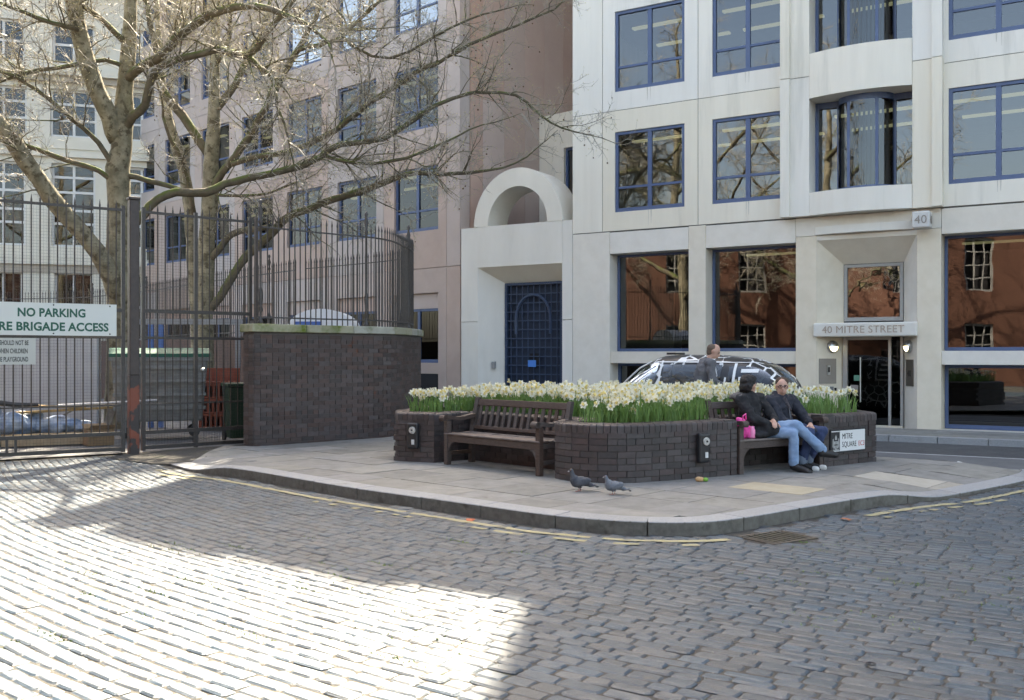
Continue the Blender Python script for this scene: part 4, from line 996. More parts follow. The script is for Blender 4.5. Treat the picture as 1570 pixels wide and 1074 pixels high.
# signs on the left leaf: local x from the gate's far end
LG = (GP - GATE0).length - .14
gl_M = frame(GATE0, GP - GATE0)
mw = mat('white sign face', (.64, .67, .64), rough=.4); mg = mat('green lettering', (.03, .12, .085)); mgy = mat('grey sign face', (.52, .53, .49), rough=.5)
s1 = empty('no_parking_sign', gl_M @ Matrix.Translation((LG - 2.95, -.05, 1.905)), 'long white no parking sign with green capitals on the gate', 'sign')
MB().box(0, 2.82, -.008, .0, 0, .50).build('sign_board', mw, s1)
text(s1, 'NO PARKING', .178, Matrix.Translation((1.88, -.009, .29)) @ TXT, mg, depth=.001, align='CENTER', bold=.006, sx=.88); text(s1, 'FIRE BRIGADE ACCESS', .178, Matrix.Translation((2.70, -.009, .075)) @ TXT, mg, depth=.001, align='RIGHT', bold=.006, sx=.93)
for x in (.1, 1.0, 1.9, 2.72):
    for z in (.03, .47): MB().ball((x, -.009, z), .012, 8, 5).build('sign_bolt', m_dark, s1)
s2 = empty('playground_sign', gl_M @ Matrix.Translation((LG - 2.12, -.05, 1.46)), 'smaller pale vehicle warning sign below the no parking sign', 'sign')
MB().box(0, .82, -.008, 0, 0, .40).build('sign_board', mgy, s2)
for i, tx in enumerate(('VEHICLES SHOULD NOT BE', 'MOVED WHEN CHILDREN', 'ARE IN THE PLAYGROUND')): text(s2, tx, .10, Matrix.Translation((.41, -.009, .295 - i * .125)) @ TXT, mk, depth=.001, align='CENTER', bold=.002, sx=.50)
# ================================================================== playground behind the gate
pg = MB(); pg.add([(-30, 13.0, .02), (-9.5, 13.55, .02), (-6.1, 15.95, .02), (-4.5, 17.2, .02), (-3.3, 17.3, .1), (-2.5, 18.2, .1), (-2.2, 20.4, .1), (-3, 22.6, .1), (-12, 33, .1), (-30, 38, .1)], [tuple(range(10))]); tag(pg.build('playground', m_asph2), kind='structure')
dirt = MB(); dirt.add([(-6.3, 15.2, .008), (-5.3, 14.35, .012), (-4.75, 14.1, .02), (-4.35, 14.9, .045), (-4.2, 16.3, .07), (-4.3, 17.1, .05), (-4.7, 17.4, .02), (-6.2, 16.1, .012)], [(0, 1, 7), (1, 2, 3), (1, 3, 4, 7), (7, 4, 5, 6)]); tag(dirt.build('verge', m_joint), kind='structure')
# large refuse container
m_galv = mat('galvanised steel', (.17, .18, .185), (.24, .25, .255), 7, .5, .1, 60, metal=.4); m_lid = mat('green lid', (.012, .10, .068), (.018, .12, .08), 6, .5)
cn = empty('refuse_container', TRS((-6.62, 18.4, .08), math.radians(20)), 'large grey wheeled refuse container with green lid behind the gate', 'bin')
q = MB(); q.add([(-.74, -.42, .30), (.74, -.42, .30), (.74, .42, .30), (-.74, .42, .30), (-.84, -.52, 1.46), (.84, -.52, 1.46), (.84, .52, 1.46), (-.84, .52, 1.46)], UNITF); bevel(q.build('container_body', m_galv, cn), .03, 2)
for z in (.55, .8, 1.05, 1.3):
    e = .5 + (z - .3) * .085 - .07; MB().box(-.8, .8, -e - .03, -e + .02, z - .03, z + .03).build('container_rib', m_galv, cn)
MB().box(-.87, .87, -.55, .55, 1.42, 1.48).build('container_rim', m_galv, cn); q = MB(); q.prism([(-.56, 1.485), (.56, 1.485), (.56, 1.56), (.2, 1.66), (-.35, 1.64), (-.56, 1.55)], -.88, .88); q.build('container_lid', m_lid, cn, Matrix(((0, 0, 1, 0), (1, 0, 0, 0), (0, 1, 0, 0), (0, 0, 0, 1))))
for x in (-.6, .6):
    for y in (-.36, .36):
        MB().lathe([(.10, -.025), (.10, .025)], 14, 0, Matrix.Translation((x, y, .10)) @ Matrix.Rotation(math.pi / 2, 4, 'X')).build('castor', m_blk, cn); MB().box(x - .02, x + .02, y - .035, y + .035, .1, .31).build('castor_fork', m_galv, cn)
# red crates, green wheelie bin, rubbish pile
m_rc = mat('faded red plastic', (.24, .062, .034), (.28, .08, .045), 6, .6)
for i in range(4):
    c = empty('plastic_crate', TRS((-6.05 + (i % 2) * .02, 20.3 + .01 * i, .1 + i * .31), .12 * (i - 1)), ('lowest', 'second lowest', 'second highest', 'topmost')[i] + ' faded red plastic crate of the stack behind the gate', 'crate', 'stacked red crates')
    q = MB(); q.box(-.36, .36, -.25, .25, 0, .03); q.box(-.36, -.33, -.25, .25, .03, .3); q.box(.33, .36, -.25, .25, .03, .3); q.box(-.33, .33, .22, .25, .03, .3); q.build('crate_shell', m_rc, c)
    for x in range(7): MB().box(-.33 + x * .105, -.29 + x * .105, -.25, -.23, .03, .25).build('crate_slat', m_rc, c)
    MB().box(-.33, .33, -.255, -.225, .25, .3).build('crate_rim', m_rc, c)
wbn = empty('wheelie_bin', TRS((-4.95, 17.75, .05), .5), 'slim dark green wheelie bin against the wall end', 'bin'); q = MB(); q.add([(-.2, -.22, .06), (.2, -.22, .06), (.2, .22, .06), (-.2, .22, .06), (-.25, -.28, .98), (.25, -.28, .98), (.25, .28, .98), (-.25, .28, .98)], UNITF); mgn = mat('dark green plastic', (.018, .045, .025), rough=.45)
bevel(q.build('bin_body', mgn, wbn), .02, 2); bevel(MB().box(-.27, .27, -.31, .31, .985, 1.05).build('bin_lid', mgn, wbn), .02, 2); MB().box(-.2, .2, .3, .36, .93, .97).build('bin_handle', mgn, wbn)
for x in (-.22, .22): MB().lathe([(.1, -.02), (.1, .02)], 14, 0, Matrix.Translation((x, .2, .1)) @ Matrix.Rotation(math.pi / 2, 4, 'Y')).build('bin_wheel', m_blk, wbn)
m_pw = mat('rough pale timber', (.30, .22, .13), (.38, .29, .18), 8, .8, .2, 40, piece=.15); m_tarp = mat('blue tarpaulin', (.10, .18, .33), (.30, .36, .44), 5, .5, .5, 12, col3=(.5, .55, .6), scale3=3, thr3=.6)
ptl = empty('timber_pallet', TRS((-8.2, 17.3, .05), .5), 'timber pallet lying under the blue sheeting', 'pallet')
for i in range(6): MB().box(-.75, .75, -.5 + i * .18, -.38 + i * .18, .16, .19).build('pallet_board', m_pw, ptl)
for y in (-.45, 0, .45): MB().box(-.75, .75, y - .05, y + .05, 0, .16).build('pallet_bearer', m_pw, ptl)
tp = blob('blue_sheeting', [('e', (-.5, 0, .16), (.42, .4, .24)), ('e', (.2, .05, .12), (.5, .38, .17)), ('e', (.65, .0, .08), (.3, .35, .12)), ('e', (-.85, .1, .25), (.25, .3, .36)), ('e', (-.2, .1, .3), (.2, .2, .12))], m_tarp, None, .025, 2, TRS((-8.3, 17.35, .22), .5), fold=.07, freq=5)
tag(tp, 'crumpled blue plastic sheeting heaped on the pallet', 'sheeting')
for i, (x, y, z, r_, L, tl, lb) in enumerate(((-8.35, 17.3, .70, .45, 1.5, .06, 'upper pale plank resting on the blue heap'), (-8.0, 17.45, .62, .62, 1.7, -.03, 'lower pale plank resting on the blue heap'), (-8.0, 17.2, .10, .55, 1.4, 0, 'pale plank on the ground in front of the pallet'))):
    tag(bevel(MB().box(-L / 2, L / 2, -.07, .07, -.02, .02).build('plank', m_pw, None, TRS((x, y, z), r_) @ Matrix.Rotation(tl, 4, 'Y')), .004, 1), lb, 'plank', 'loose planks by the gate')
q = MB(); q.tube([(-9.1, 16.6, 1.0), (-8.9, 16.75, .80), (-8.6, 16.95, .74), (-8.3, 17.15, .735)], [.03, .05, .05, .03], 6); tag(q.build('rubber_hose', m_blk), 'black rubber hose lying over the planks', 'hose')
q = MB(); q.bar((-7.75, 16.7, .74), (-6.3, 17.4, .80), .022, 8); tag(q.build('metal_pole', m_steel), 'bright metal pole lying across in front of the container', 'pole')
sk = blob('rubble_sack', [('e', (0, 0, .2), (.24, .2, .22)), ('e', (.05, .02, .38), (.14, .12, .12)), ('e', (-.08, 0, .1), (.25, .22, .12))], mat('white woven sack', (.46, .47, .47), (.36, .37, .38), 9, .8, .5, 40), None, .02, 1, TRS((-9.0, 16.95, .04), .3), fold=.04, freq=9)
tag(sk, 'lumpy white rubble sack at the left end of the heap', 'sack')
for i, (x, y, r_, L, tl, lb) in enumerate(((-7.35, 18.0, 1.2, 1.2, 1.15, 'grey weathered board leaning towards the refuse container'), (-8.7, 18.6, .3, 1.3, .5, 'grey weathered board sloping behind the blue heap'))):
    tag(bevel(MB().box(-L / 2, L / 2, -.09, .09, -.015, .015).build('board', mat('grey weathered board', (.16, .145, .125), (.23, .21, .18), 9, .85, .2, 40), None, TRS((x, y, .06 + L / 2 * math.sin(tl)), r_) @ Matrix.Rotation(-tl, 4, 'Y')), .004, 1), lb, 'board', 'weathered boards by the gate')
bxr = empty('cardboard_box', TRS((-7.25, 17.15, .03), .7), 'open brown cardboard box on the ground by the gate', 'box'); mcb = mat('brown cardboard', (.24, .165, .095), (.29, .2, .12), 6, .85)
MB().box(-.22, .22, -.16, .16, 0, .012).build('box_base', mcb, bxr)
for a in ((-.22, .22, -.16, -.152, .012, .28), (-.22, .22, .152, .16, .012, .28), (-.22, -.212, -.152, .152, .012, .28), (.212, .22, -.152, .152, .012, .28)): MB().box(*a).build('box_side', mcb, bxr)
for s_ in (-1, 1): MB().box(-.21, .21, 0, .12, 0, .005).build('box_flap', mcb, bxr, Matrix.Translation((0, s_ * .157, .281)) @ Matrix.Rotation(s_ * .7 + (math.pi if s_ < 0 else 0), 4, 'X'))
gwl = empty('grey_playground_wall', frame((-16, 20.0), (1, .08)), 'pale grey rendered wall across the playground', 'wall'); bevel(MB().box(0, 7.3, 0, .25, -.1, 2.25).build('wall_body', mat('pale grey render', (.40, .41, .43), (.46, .47, .48), 2, .85), gwl), .01, 1); bevel(MB().box(-.03, 7.33, -.04, .29, 2.25, 2.33).build('wall_coping', m_kerb, gwl), .01, 1)
sf = empty('playground_shelter_frame', frame((-7.9, 21.0), (1, .03)), 'grey metal beam on blue posts behind the refuse container', 'frame'); mgr = mat('grey painted steel', (.24, .25, .26), rough=.5)
MB().box(-.2, 2.1, -.05, .05, 2.26, 2.38).build('beam', mgr, sf)
for x in (.15, .36): MB().box(x - .05, x + .05, -.04, .04, .05, 2.26).build('frame_post', mat('blue post paint', (.08, .16, .38)), sf)
MB().box(1.95, 2.05, -.04, .04, .05, 2.26).build('frame_post', mgr, sf)
dm = empty('play_dome', TRS((-3.75, 19.6, .1), 0), 'white domed canopy with blue edge showing above the curved wall', 'canopy')
q = MB(); n = 18; vs = []; fs = []
for i in range(n + 1):
    a = math.pi * i / n
    for y in (-.45, .45): vs.append((.64 * math.cos(a), y, 2.04 + .37 * math.sin(a)))
for i in range(n): fs.append((2 * i, 2 * i + 1, 2 * i + 3, 2 * i + 2))
fs.append(tuple(2 * i for i in range(n + 1))); fs.append(tuple(2 * i + 1 for i in reversed(range(n + 1)))); q.add(vs, fs); fix_normals(q.build('canopy_shell', mat('white plastic', (.75, .76, .78), rough=.4), dm))
MB().box(-.5, .02, -.47, -.455, 2.02, 2.16).build('canopy_edge', mat('blue plastic', (.07, .15, .42)), dm)
for x in (-.55, .55):
    for y in (-.38, .38): MB().bar((x, y, 0), (x, y, 2.05), .03).build('canopy_leg', mgr, dm)
# ================================================================== bare plane trees
m_bark = mat('plane bark', (.135, .12, .078), (.28, .25, .175), 4.5, .85, .35, 30, col3=(.085, .07, .042), scale3=6.5, thr3=.52, sharp=.10)
m_moss = mat('mossy limb', (.085, .072, .05), (.14, .118, .082), 6, .9, .4, 40, col3=(.085, .115, .02), scale3=2.5, thr3=.42, up=True, sharp=.15)
m_twig = mat('pale twigs', (.30, .275, .23), (.40, .37, .315), 6, .7)
m_ball = mat('seed balls', (.10, .055, .03), (.15, .09, .05), 20, .9)
m_bud = mat('yellow buds', (.62, .58, .30), (.58, .50, .26), 20, .7, trans=.25)
class Tree:
    def __init__(s, name, label, base, seed):
        s.o = empty(name, TRS(base), label, 'tree', 'bare plane trees in the playground'); s.b = Vector(base); s.tw = MB(); s.balls = MB(); s.buds = MB(); s.R = random.Random(seed); s.br = MB(); s.nb = 0
    def limb(s, pts, rad, name='limb', m=None, n=8):
        pts = [Vector(q) for q in pts]; P = []; rr = []
        for j in range(len(pts) - 1):
            q = catmull([pts[max(j - 1, 0)], pts[j], pts[j + 1], pts[min(j + 2, len(pts) - 1)]], .35) if False else None
        a_ = [0.0]
        for p, q in zip(pts, pts[1:]): a_.append(a_[-1] + (q - p).length)
        P = catmull(pts, .35); k = len(P); b_ = [0.0]
        for p, q in zip(P, P[1:]): b_.append(b_[-1] + (q - p).length)
        rad = list(rad) + [rad[-1]] * (len(pts) - len(rad)); rr = [float(np.interp(x * a_[-1] / b_[-1], a_, rad[:len(pts)])) * s.R.uniform(.93, 1.07) for x in b_]
        P = [p + Vector((s.R.uniform(-.02, .02), s.R.uniform(-.02, .02), s.R.uniform(-.02, .02))) if 0 < i < k - 1 else p for i, p in enumerate(P)]
        MB().tube([p - s.b for p in P], rr, n).build(name, m or m_moss, s.o, smooth=True); return P, rr
    def twig(s, p, d, L, r, lvl):
        R = s.R; k = 5 if lvl == 0 else 4 if lvl == 1 else 3; pts = [p]; d = d.normalized()
        bend = Vector((R.uniform(-1, 1), R.uniform(-1, 1), R.uniform(-.9, .5))) * (.45 if lvl else .35)
        for i in range(k):
            d = (d + bend * (1 / k) + Vector((R.uniform(-1, 1), R.uniform(-1, 1), R.uniform(-1, 1))) * .28).normalized(); pts.append(pts[-1] + d * (L / k))
        rr = [r * (1 - .78 * i / k) for i in range(k + 1)]
        (s.br if lvl == 0 else s.tw).tube([q - s.b for q in pts], rr, 5 if lvl == 0 else 3, cap=False)
        if lvl < 2:
            nn = int(L * (7.0 if lvl == 0 else 8.0)) + 1
            for _ in range(nn):
                i = R.randrange(1, k + 1); f = R.random(); q = pts[i - 1].lerp(pts[i], f); t = (pts[i] - pts[i - 1]).normalized()
                o = Vector((R.uniform(-1, 1), R.uniform(-1, 1), R.uniform(-.7, .9))); o = (o - t * o.dot(t)).normalized(); dd = (t * .75 + o * .9)
                s.twig(q, dd, L * R.uniform(.28, .55) if lvl == 0 else R.uniform(.10, .26), max(.0055, r * .5), lvl + 1)
        e = pts[-1] - s.b
        if lvl >= 1 and R.random() < .5:
            q = R.uniform(.008, .013); s.buds.add([(e.x - q, e.y, e.z), (e.x + q, e.y, e.z), (e.x, e.y, e.z + q * 2.2), (e.x, e.y + q, e.z + q * .4), (e.x, e.y - q, e.z + q * .4)], [(0, 3, 2), (3, 1, 2), (1, 4, 2), (4, 0, 2), (0, 4, 1, 3)])
        if lvl == 1 and R.random() < .16:
            h = R.uniform(.04, .12); s.tw.tube([e, e + Vector((R.uniform(-.02, .02), 0, -h))], [.002, .002], 3, cap=False); s.balls.ball(tuple(e + Vector((0, 0, -h - .015))), R.uniform(.015, .021), 6, 4)
    def dress(s, P, rr, t0, dens, lmin=.7, lmax=2.0, up=.25, side=None):
        R = s.R; L = sum((b - a).length for a, b in zip(P, P[1:])); nn = int(L * dens * 1.5)
        for _ in range(nn):
            u = t0 + (1 - t0) * R.random(); f = u * (len(P) - 1); i = min(int(f), len(P) - 2); q = P[i].lerp(P[i + 1], f - i); t = (P[i + 1] - P[i]).normalized()
            o = Vector((R.uniform(-1, 1), R.uniform(-1, 1), R.uniform(-.8, 1) + up)); o = (o - t * o.dot(t)).normalized(); ln = R.uniform(lmin, lmax) * (1 - .35 * u)
            s.twig(q, t * .55 + o * .85, ln, min(.020, rr[i] * .5) * ln / lmax + .004, 0)
        s.twig(P[-1], (P[-1] - P[-2]), lmax * .8, rr[-1], 0)
    def finish(s):
        tag(s.br.build('branches', m_moss, s.o, smooth=True), kind='stuff'); tag(s.tw.build('twigs', m_twig, s.o), kind='stuff'); tag(s.balls.build('seed_balls', m_ball, s.o), kind='stuff'); tag(s.buds.build('buds', m_bud, s.o), kind='stuff')
def px(L, D0, D1):
    n = len(L); return [at(x, y, D0 + (D1 - D0) * i / (n - 1)) for i, (x, y) in enumerate(L)]
def pr_(w, D): return [q / 2 * D / FPX for q in w]
T1 = Tree('plane_tree', 'nearest bare plane tree with mottled forked trunk behind the gate post', (at(188, 600, 21).x, 21, 0), 1)
T1.limb([Vector((T1.b.x, 21, -.1))] + px([(186, 560), (184, 460), (183, 340), (182, 260), (188, 200), (193, 120), (197, 60), (202, -30), (206, -120)], 21, 21), pr_([52, 44, 40, 36, 35, 30, 25, 21, 18, 14], 21), 'trunk', m_bark, 12)
P, r = T1.limb(px([(182, 215), (168, 180), (150, 140), (132, 90), (120, 40), (108, -20), (98, -90)], 21, 20), pr_([30, 28, 27, 25, 23, 21, 18], 21), m=m_bark, n=10); T1.dress(P, r, .35, 3.2)
P, r = T1.limb(px([(186, 470), (172, 430), (150, 385), (100, 330), (60, 278), (20, 215), (-25, 165)], 21, 18.6), pr_([34, 30, 28, 27, 26, 25, 22], 20), m=m_bark, n=10); T1.dress(P, r, .5, 1.4)
P, r = T1.limb(px([(190, 200), (205, 180), (222, 160), (230, 123), (252, 100), (280, 90), (336, 77), (378, 87), (406, 56), (437, 17), (462, -20)], 21, 19), pr_([16, 14, 13, 13, 12, 12, 11, 10, 9, 8, 7], 20)); T1.dress(P, r, .25, 4.6)
P, r = T1.limb(px([(378, 87), (400, 105), (418, 125), (424, 160), (436, 190)], 19.6, 19), pr_([8, 7, 6, 5, 4], 20)); T1.dress(P, r, .2, 5)
P, r = T1.limb(px([(193, 125), (215, 105), (247, 87), (269, 62), (308, 31), (336, 17), (390, 8), (440, 25), (480, 45)], 21, 18.5), pr_([16, 15, 15, 14, 13, 12, 10, 8, 6], 20)); T1.dress(P, r, .2, 4.6)
P, r = T1.limb(px([(186, 350), (206, 342), (222, 328), (242, 306), (270, 295), (317, 296), (345, 283), (381, 273), (423, 265), (460, 256), (489, 242), (520, 223), (588, 213), (640, 180), (668, 161), (720, 145), (741, 142), (792, 145), (823, 175), (862, 197)], 21, 22.5), pr_([15, 15, 15, 14, 14, 14, 13, 12, 11, 11, 10, 10, 9, 8, 7, 6, 5, 5, 4, 3], 21)); T1.dress(P, r, .3, 3.6)
P, r = T1.limb(px([(178, 262), (150, 218), (126, 196), (92, 168), (50, 134), (20, 118), (-20, 100)], 20.9, 19.5), pr_([9, 8, 8, 7, 6, 5, 4], 20)); T1.dress(P, r, .3, 4)
P, r = T1.limb(px([(178, 280), (150, 262), (112, 248), (56, 230), (25, 217), (-20, 210)], 20.9, 20), pr_([9, 8, 8, 7, 6, 4], 20)); T1.dress(P, r, .3, 2.5)
P, r = T1.limb(px([(196, 270), (225, 276), (252, 284), (280, 292)], 21, 21.5), pr_([9, 8, 8, 6], 21))
P, r = T1.limb(px([(194, 105), (160, 92), (110, 100), (60, 108), (10, 122), (-20, 130)], 21, 19.5), pr_([8, 7, 7, 6, 5, 4], 20)); T1.dress(P, r, .15, 4.5)
P, r = T1.limb(px([(196, 70), (165, 40), (130, 10), (100, -20)], 21, 20), pr_([10, 9, 8, 6], 20)); T1.dress(P, r, .2, 5)
P, r = T1.limb(px([(120, 45), (80, 35), (40, 20), (0, 5)], 20.2, 19), pr_([9, 7, 6, 4], 20)); T1.dress(P, r, .1, 5)
T1.finish()
T2 = Tree('plane_tree', 'slender pale bare plane tree between the gate post and the curved wall', (at(312, 600, 24).x, 24, 0), 2)
T2.limb([Vector((T2.b.x, 24, -.1))] + px([(312, 560), (313, 470), (317, 380), (322, 300), (325, 230), (328, 165), (330, 110), (331, 40), (333, -40)], 24, 24), pr_([34, 29, 26, 25, 24, 22, 19, 15, 13, 10], 24), 'trunk', m_bark, 12)
P, r = T2.limb(px([(316, 480), (337, 456), (356, 426), (379, 392), (401, 373), (423, 350), (445, 330), (474, 321), (512, 305), (556, 292), (590, 280), (623, 267), (657, 266), (679, 268), (720, 265), (770, 258)], 24, 23), pr_([14, 13, 13, 13, 13, 13, 12, 11, 10, 10, 9, 8, 7, 6, 5, 3], 24)); T2.dress(P, r, .3, 3.4)
P, r = T2.limb(px([(320, 400), (333, 387), (348, 367), (368, 355), (395, 350), (412, 348)], 24, 23.4), pr_([10, 11, 11, 10, 9, 8], 24))
P, r = T2.limb(px([(324, 300), (331, 278), (354, 250), (368, 230), (390, 197), (401, 178), (416, 152), (429, 125), (454, 78), (474, 47), (492, 5), (505, -40)], 24, 22.5), pr_([14, 13, 12, 12, 12, 11, 10, 10, 9, 8, 7, 6], 23)); T2.dress(P, r, .25, 4.2)
P, r = T2.limb(px([(356, 252), (395, 240), (432, 236), (494, 212), (534, 185), (570, 156), (601, 138), (635, 112), (668, 98), (690, 87), (720, 69), (790, 40), (850, 15)], 23.6, 22), pr_([9, 9, 9, 9, 9, 8, 8, 7, 6, 6, 5, 4, 3], 23)); T2.dress(P, r, .2, 4.0)
P, r = T2.limb(px([(329, 170), (345, 150), (361, 129), (373, 106), (395, 60), (410, 20), (420, -30)], 24, 25), pr_([13, 12, 11, 10, 8, 7, 5], 24)); T2.dress(P, r, .2, 4.6)
P, r = T2.limb(px([(330, 100), (350, 60), (352, 20), (360, -30)], 24, 23), pr_([8, 7, 6, 5], 24)); T2.dress(P, r, .1, 5)
P, r = T2.limb(px([(322, 300), (345, 300), (395, 300), (430, 290)], 24, 23.5), pr_([5, 5, 4, 3], 24)); T2.dress(P, r, .1, 3.5)
P, r = T2.limb(px([(454, 78), (520, 60), (560, 20), (600, -10)], 22.9, 22), pr_([7, 6, 5, 3], 23)); T2.dress(P, r, .05, 5)
P, r = T2.limb(px([(490, 10), (540, 70), (600, 90), (660, 60), (720, 30)], 22.6, 22), pr_([5, 5, 4, 4, 3], 23)); T2.dress(P, r, .05, 5)
P, r = T2.limb(px([(500, 240), (540, 250), (600, 248), (640, 235), (700, 210)], 21.8, 22), pr_([6, 5, 5, 4, 3], 22)); T2.dress(P, r, .05, 4)
T2.finish()
T3 = Tree('plane_tree', 'thin leaning bare tree just left of the slender pale plane tree', (at(305, 600, 26.5).x, 26.5, 0), 3)
T3.limb([Vector((T3.b.x, 26.5, -.1))] + px([(303, 540), (298, 431), (287, 292), (274, 236), (261, 190), (250, 140), (245, 80), (240, 0)], 26.5, 26.5), pr_([22, 20, 19, 17, 16, 14, 12, 9, 7], 26.5), 'trunk', m_bark, 10)
P, r = T3.limb(px([(318, 235), (308, 219), (280, 177), (252, 143), (246, 112), (236, 60), (225, 10), (220, -40)], 25.5, 25), pr_([14, 14, 14, 13, 11, 9, 7, 5], 25.5)); T3.dress(P, r, .3, 3.6)
P, r = T3.limb(px([(245, 90), (270, 40), (290, -10)], 26.5, 26), pr_([7, 6, 4], 26)); T3.dress(P, r, .1, 4)
P, r = T3.limb(px([(298, 330), (280, 250), (262, 215), (250, 180)], 25.8, 25), pr_([8, 7, 6, 4], 25.8)); T3.dress(P, r, .2, 2)
T3.finish()
# two more bare trees of the playground to the left, seen mirrored in the office glass
def far_tree(base, h, seed, label):
    t = Tree('plane_tree', label, base, seed); R = t.R; b = Vector(base)
    P, r = t.limb([b, b + Vector((.1, 0, h * .25)), b + Vector((0, .15, h * .5)), b + Vector((.2, 0, h * .8)), b + Vector((.1, .1, h))], [.34, .27, .22, .14, .05], 'trunk', m_bark, 10); t.dress(P, r, .5, 1.5)
    for i in range(9):
        a = i * 2.4 + R.uniform(-.3, .3); z = h * (.25 + .06 * i); L = h * (.5 - .028 * i); p0 = b + Vector((.05, .05, z)); d = Vector((math.cos(a), math.sin(a), .55))
        P, r = t.limb([p0, p0 + d * L * .35, p0 + d * L * .7 + Vector((0, 0, L * .12)), p0 + d * L + Vector((R.uniform(-.5, .5), R.uniform(-.5, .5), L * .25))], [.12, .09, .06, .02]); t.dress(P, r, .15, 2.3, 1.0, 2.6)
    t.finish()
far_tree((-14.0, 11.5, 0), 17.0, 11, 'tall bare plane tree left of the frame by the red school')
far_tree((-10.5, 5.5, 0), 15.0, 12, 'tall bare plane tree left of the frame beyond the gate')
# ================================================================== taxi
m_cab = None
def cab_paint():
    m = bpy.data.materials.new('black cab paint with white crackle'); m.use_nodes = True; n = m.node_tree.nodes; l = m.node_tree.links; b = n['Principled BSDF']
    tc = n.new('ShaderNodeTexCoord'); v = n.new('ShaderNodeTexVoronoi'); v.feature = 'DISTANCE_TO_EDGE'; v.distance = 'EUCLIDEAN'; v.inputs['Scale'].default_value = 4.2; v.inputs['Randomness'].default_value = .75
    l.new(tc.outputs['Object'], v.inputs['Vector']); r = n.new('ShaderNodeMath'); r.operation = 'LESS_THAN'; r.inputs[1].default_value = .07; l.new(v.outputs['Distance'], r.inputs[0])
    nz = n.new('ShaderNodeTexNoise'); nz.inputs['Scale'].default_value = 1.3; l.new(tc.outputs['Object'], nz.inputs['Vector']); r3 = n.new('ShaderNodeMath'); r3.operation = 'GREATER_THAN'; r3.inputs[1].default_value = .45; l.new(nz.outputs['Fac'], r3.inputs[0])
    mu = n.new('ShaderNodeMath'); mu.operation = 'MULTIPLY'; l.new(r.outputs[0], mu.inputs[0]); l.new(r3.outputs[0], mu.inputs[1])
    x = n.new('ShaderNodeMix'); x.data_type = 'RGBA'; x.inputs[6].default_value = (.012, .012, .014, 1); x.inputs[7].default_value = (.75, .75, .74, 1); l.new(mu.outputs[0], x.inputs[0]); l.new(x.outputs[2], b.inputs['Base Color'])
    b.inputs['Roughness'].default_value = .4; b.inputs['Coat Weight'].default_value = .2; b.inputs['Coat Roughness'].default_value = .08; return m
m_cab = cab_paint(); m_gb = mat('cab black', (.012, .012, .014), rough=.3, spec=.6); m_ww = mat('white vinyl', (.75, .75, .74), rough=.4)
def strpos(pxx, w):
    k = (pxx - CX) / FPX; A = C0 + NC * w; t = (k * A.y - A.x) / (UC.x - k * UC.y); return A + UC * t
rear = strpos(1238, 5.6); TX = rear - UC * 2.30
FT = frame(TX, -UC, -.16)          # taxi local x forward (to the left), y to its left... towards the pavement
tx = empty('black_cab', FT, 'black taxi with white crackle stripes parked beyond the daffodils', 'taxi')
prof = [(-2.29, .55), (-2.25, .80), (-2.17, 1.05), (-1.98, 1.36), (-1.72, 1.57), (-1.35, 1.70), (-.7, 1.765), (0, 1.775), (.35, 1.74), (.62, 1.60), (.9, 1.36), (1.2, 1.08), (1.45, 1.02), (1.9, .95), (2.15, .84), (2.27, .62), (2.30, .5)]
def Tz(x): return float(np.interp(x, [p[0] for p in prof], [p[1] for p in prof]))
def Wd(x): return float(np.interp(x, [-2.29, -2.2, -1.9, -1.2, 1.2, 1.9, 2.2, 2.3], [.55, .74, .85, .89, .88, .80, .66, .45]))
Z0 = .26
def surf(x, v, s=1, o=0.0):
    T = Tz(x); W = Wd(x); a = v * math.pi / 2; y = (W + o) * math.cos(a) ** .42; z = Z0 + (T + o - Z0) * math.sin(a) ** .55
    k = max(0, z - .95); y -= k * .16 * (y / max(W, .01)); return (x, s * y, z)
def vof(x, z):
    T = Tz(x); q = min(1, max(0, (z - Z0) / (T - Z0))); return math.asin(q ** (1 / .55)) / (math.pi / 2)
xs_ = [-2.29 + 4.59 * i / 60 for i in range(61)]; vs_ = [i / 16 for i in range(17)]
mb = MB(); vv = []; ff = []
for x in xs_:
    vv += [surf(x, v, -1) for v in vs_] + [surf(x, v, 1) for v in reversed(vs_[:-1])]
n = 33
for i in range(60):
    for j in range(n - 1): ff.append((i * n + j, (i + 1) * n + j, (i + 1) * n + j + 1, i * n + j + 1))
ff.append(tuple(range(n))); ff.append(tuple(60 * n + j for j in reversed(range(n)))); fix_normals(mb.add(vv, ff).build('body', m_cab, tx, smooth=True))
MB().box(-2.2, 2.2, -.7, .7, .2, .3).build('floor_pan', m_gb, tx)
g_cab = glass('cab glass', (.12, .14, .13), .01, .02, 2, 1.15)
def patch(name, m, x0, x1, z0, z1, s, o=.008, nx=8, nz=5, cut=None):
    vv = []; ff = []
    for i in range(nx + 1):
        x = x0 + (x1 - x0) * i / nx
        for j in range(nz + 1):
            zt = min(z1, Tz(x) - .10); zz = z0 + (max(zt, z0 + .01) - z0) * j / nz; vv.append(surf(x, vof(x, zz), s, o))
    for i in range(nx):
        for j in range(nz): ff.append((i * (nz + 1) + j, (i + 1) * (nz + 1) + j, (i + 1) * (nz + 1) + j + 1, i * (nz + 1) + j + 1))
    return MB().add(vv, ff).build(name, m, tx, smooth=True)
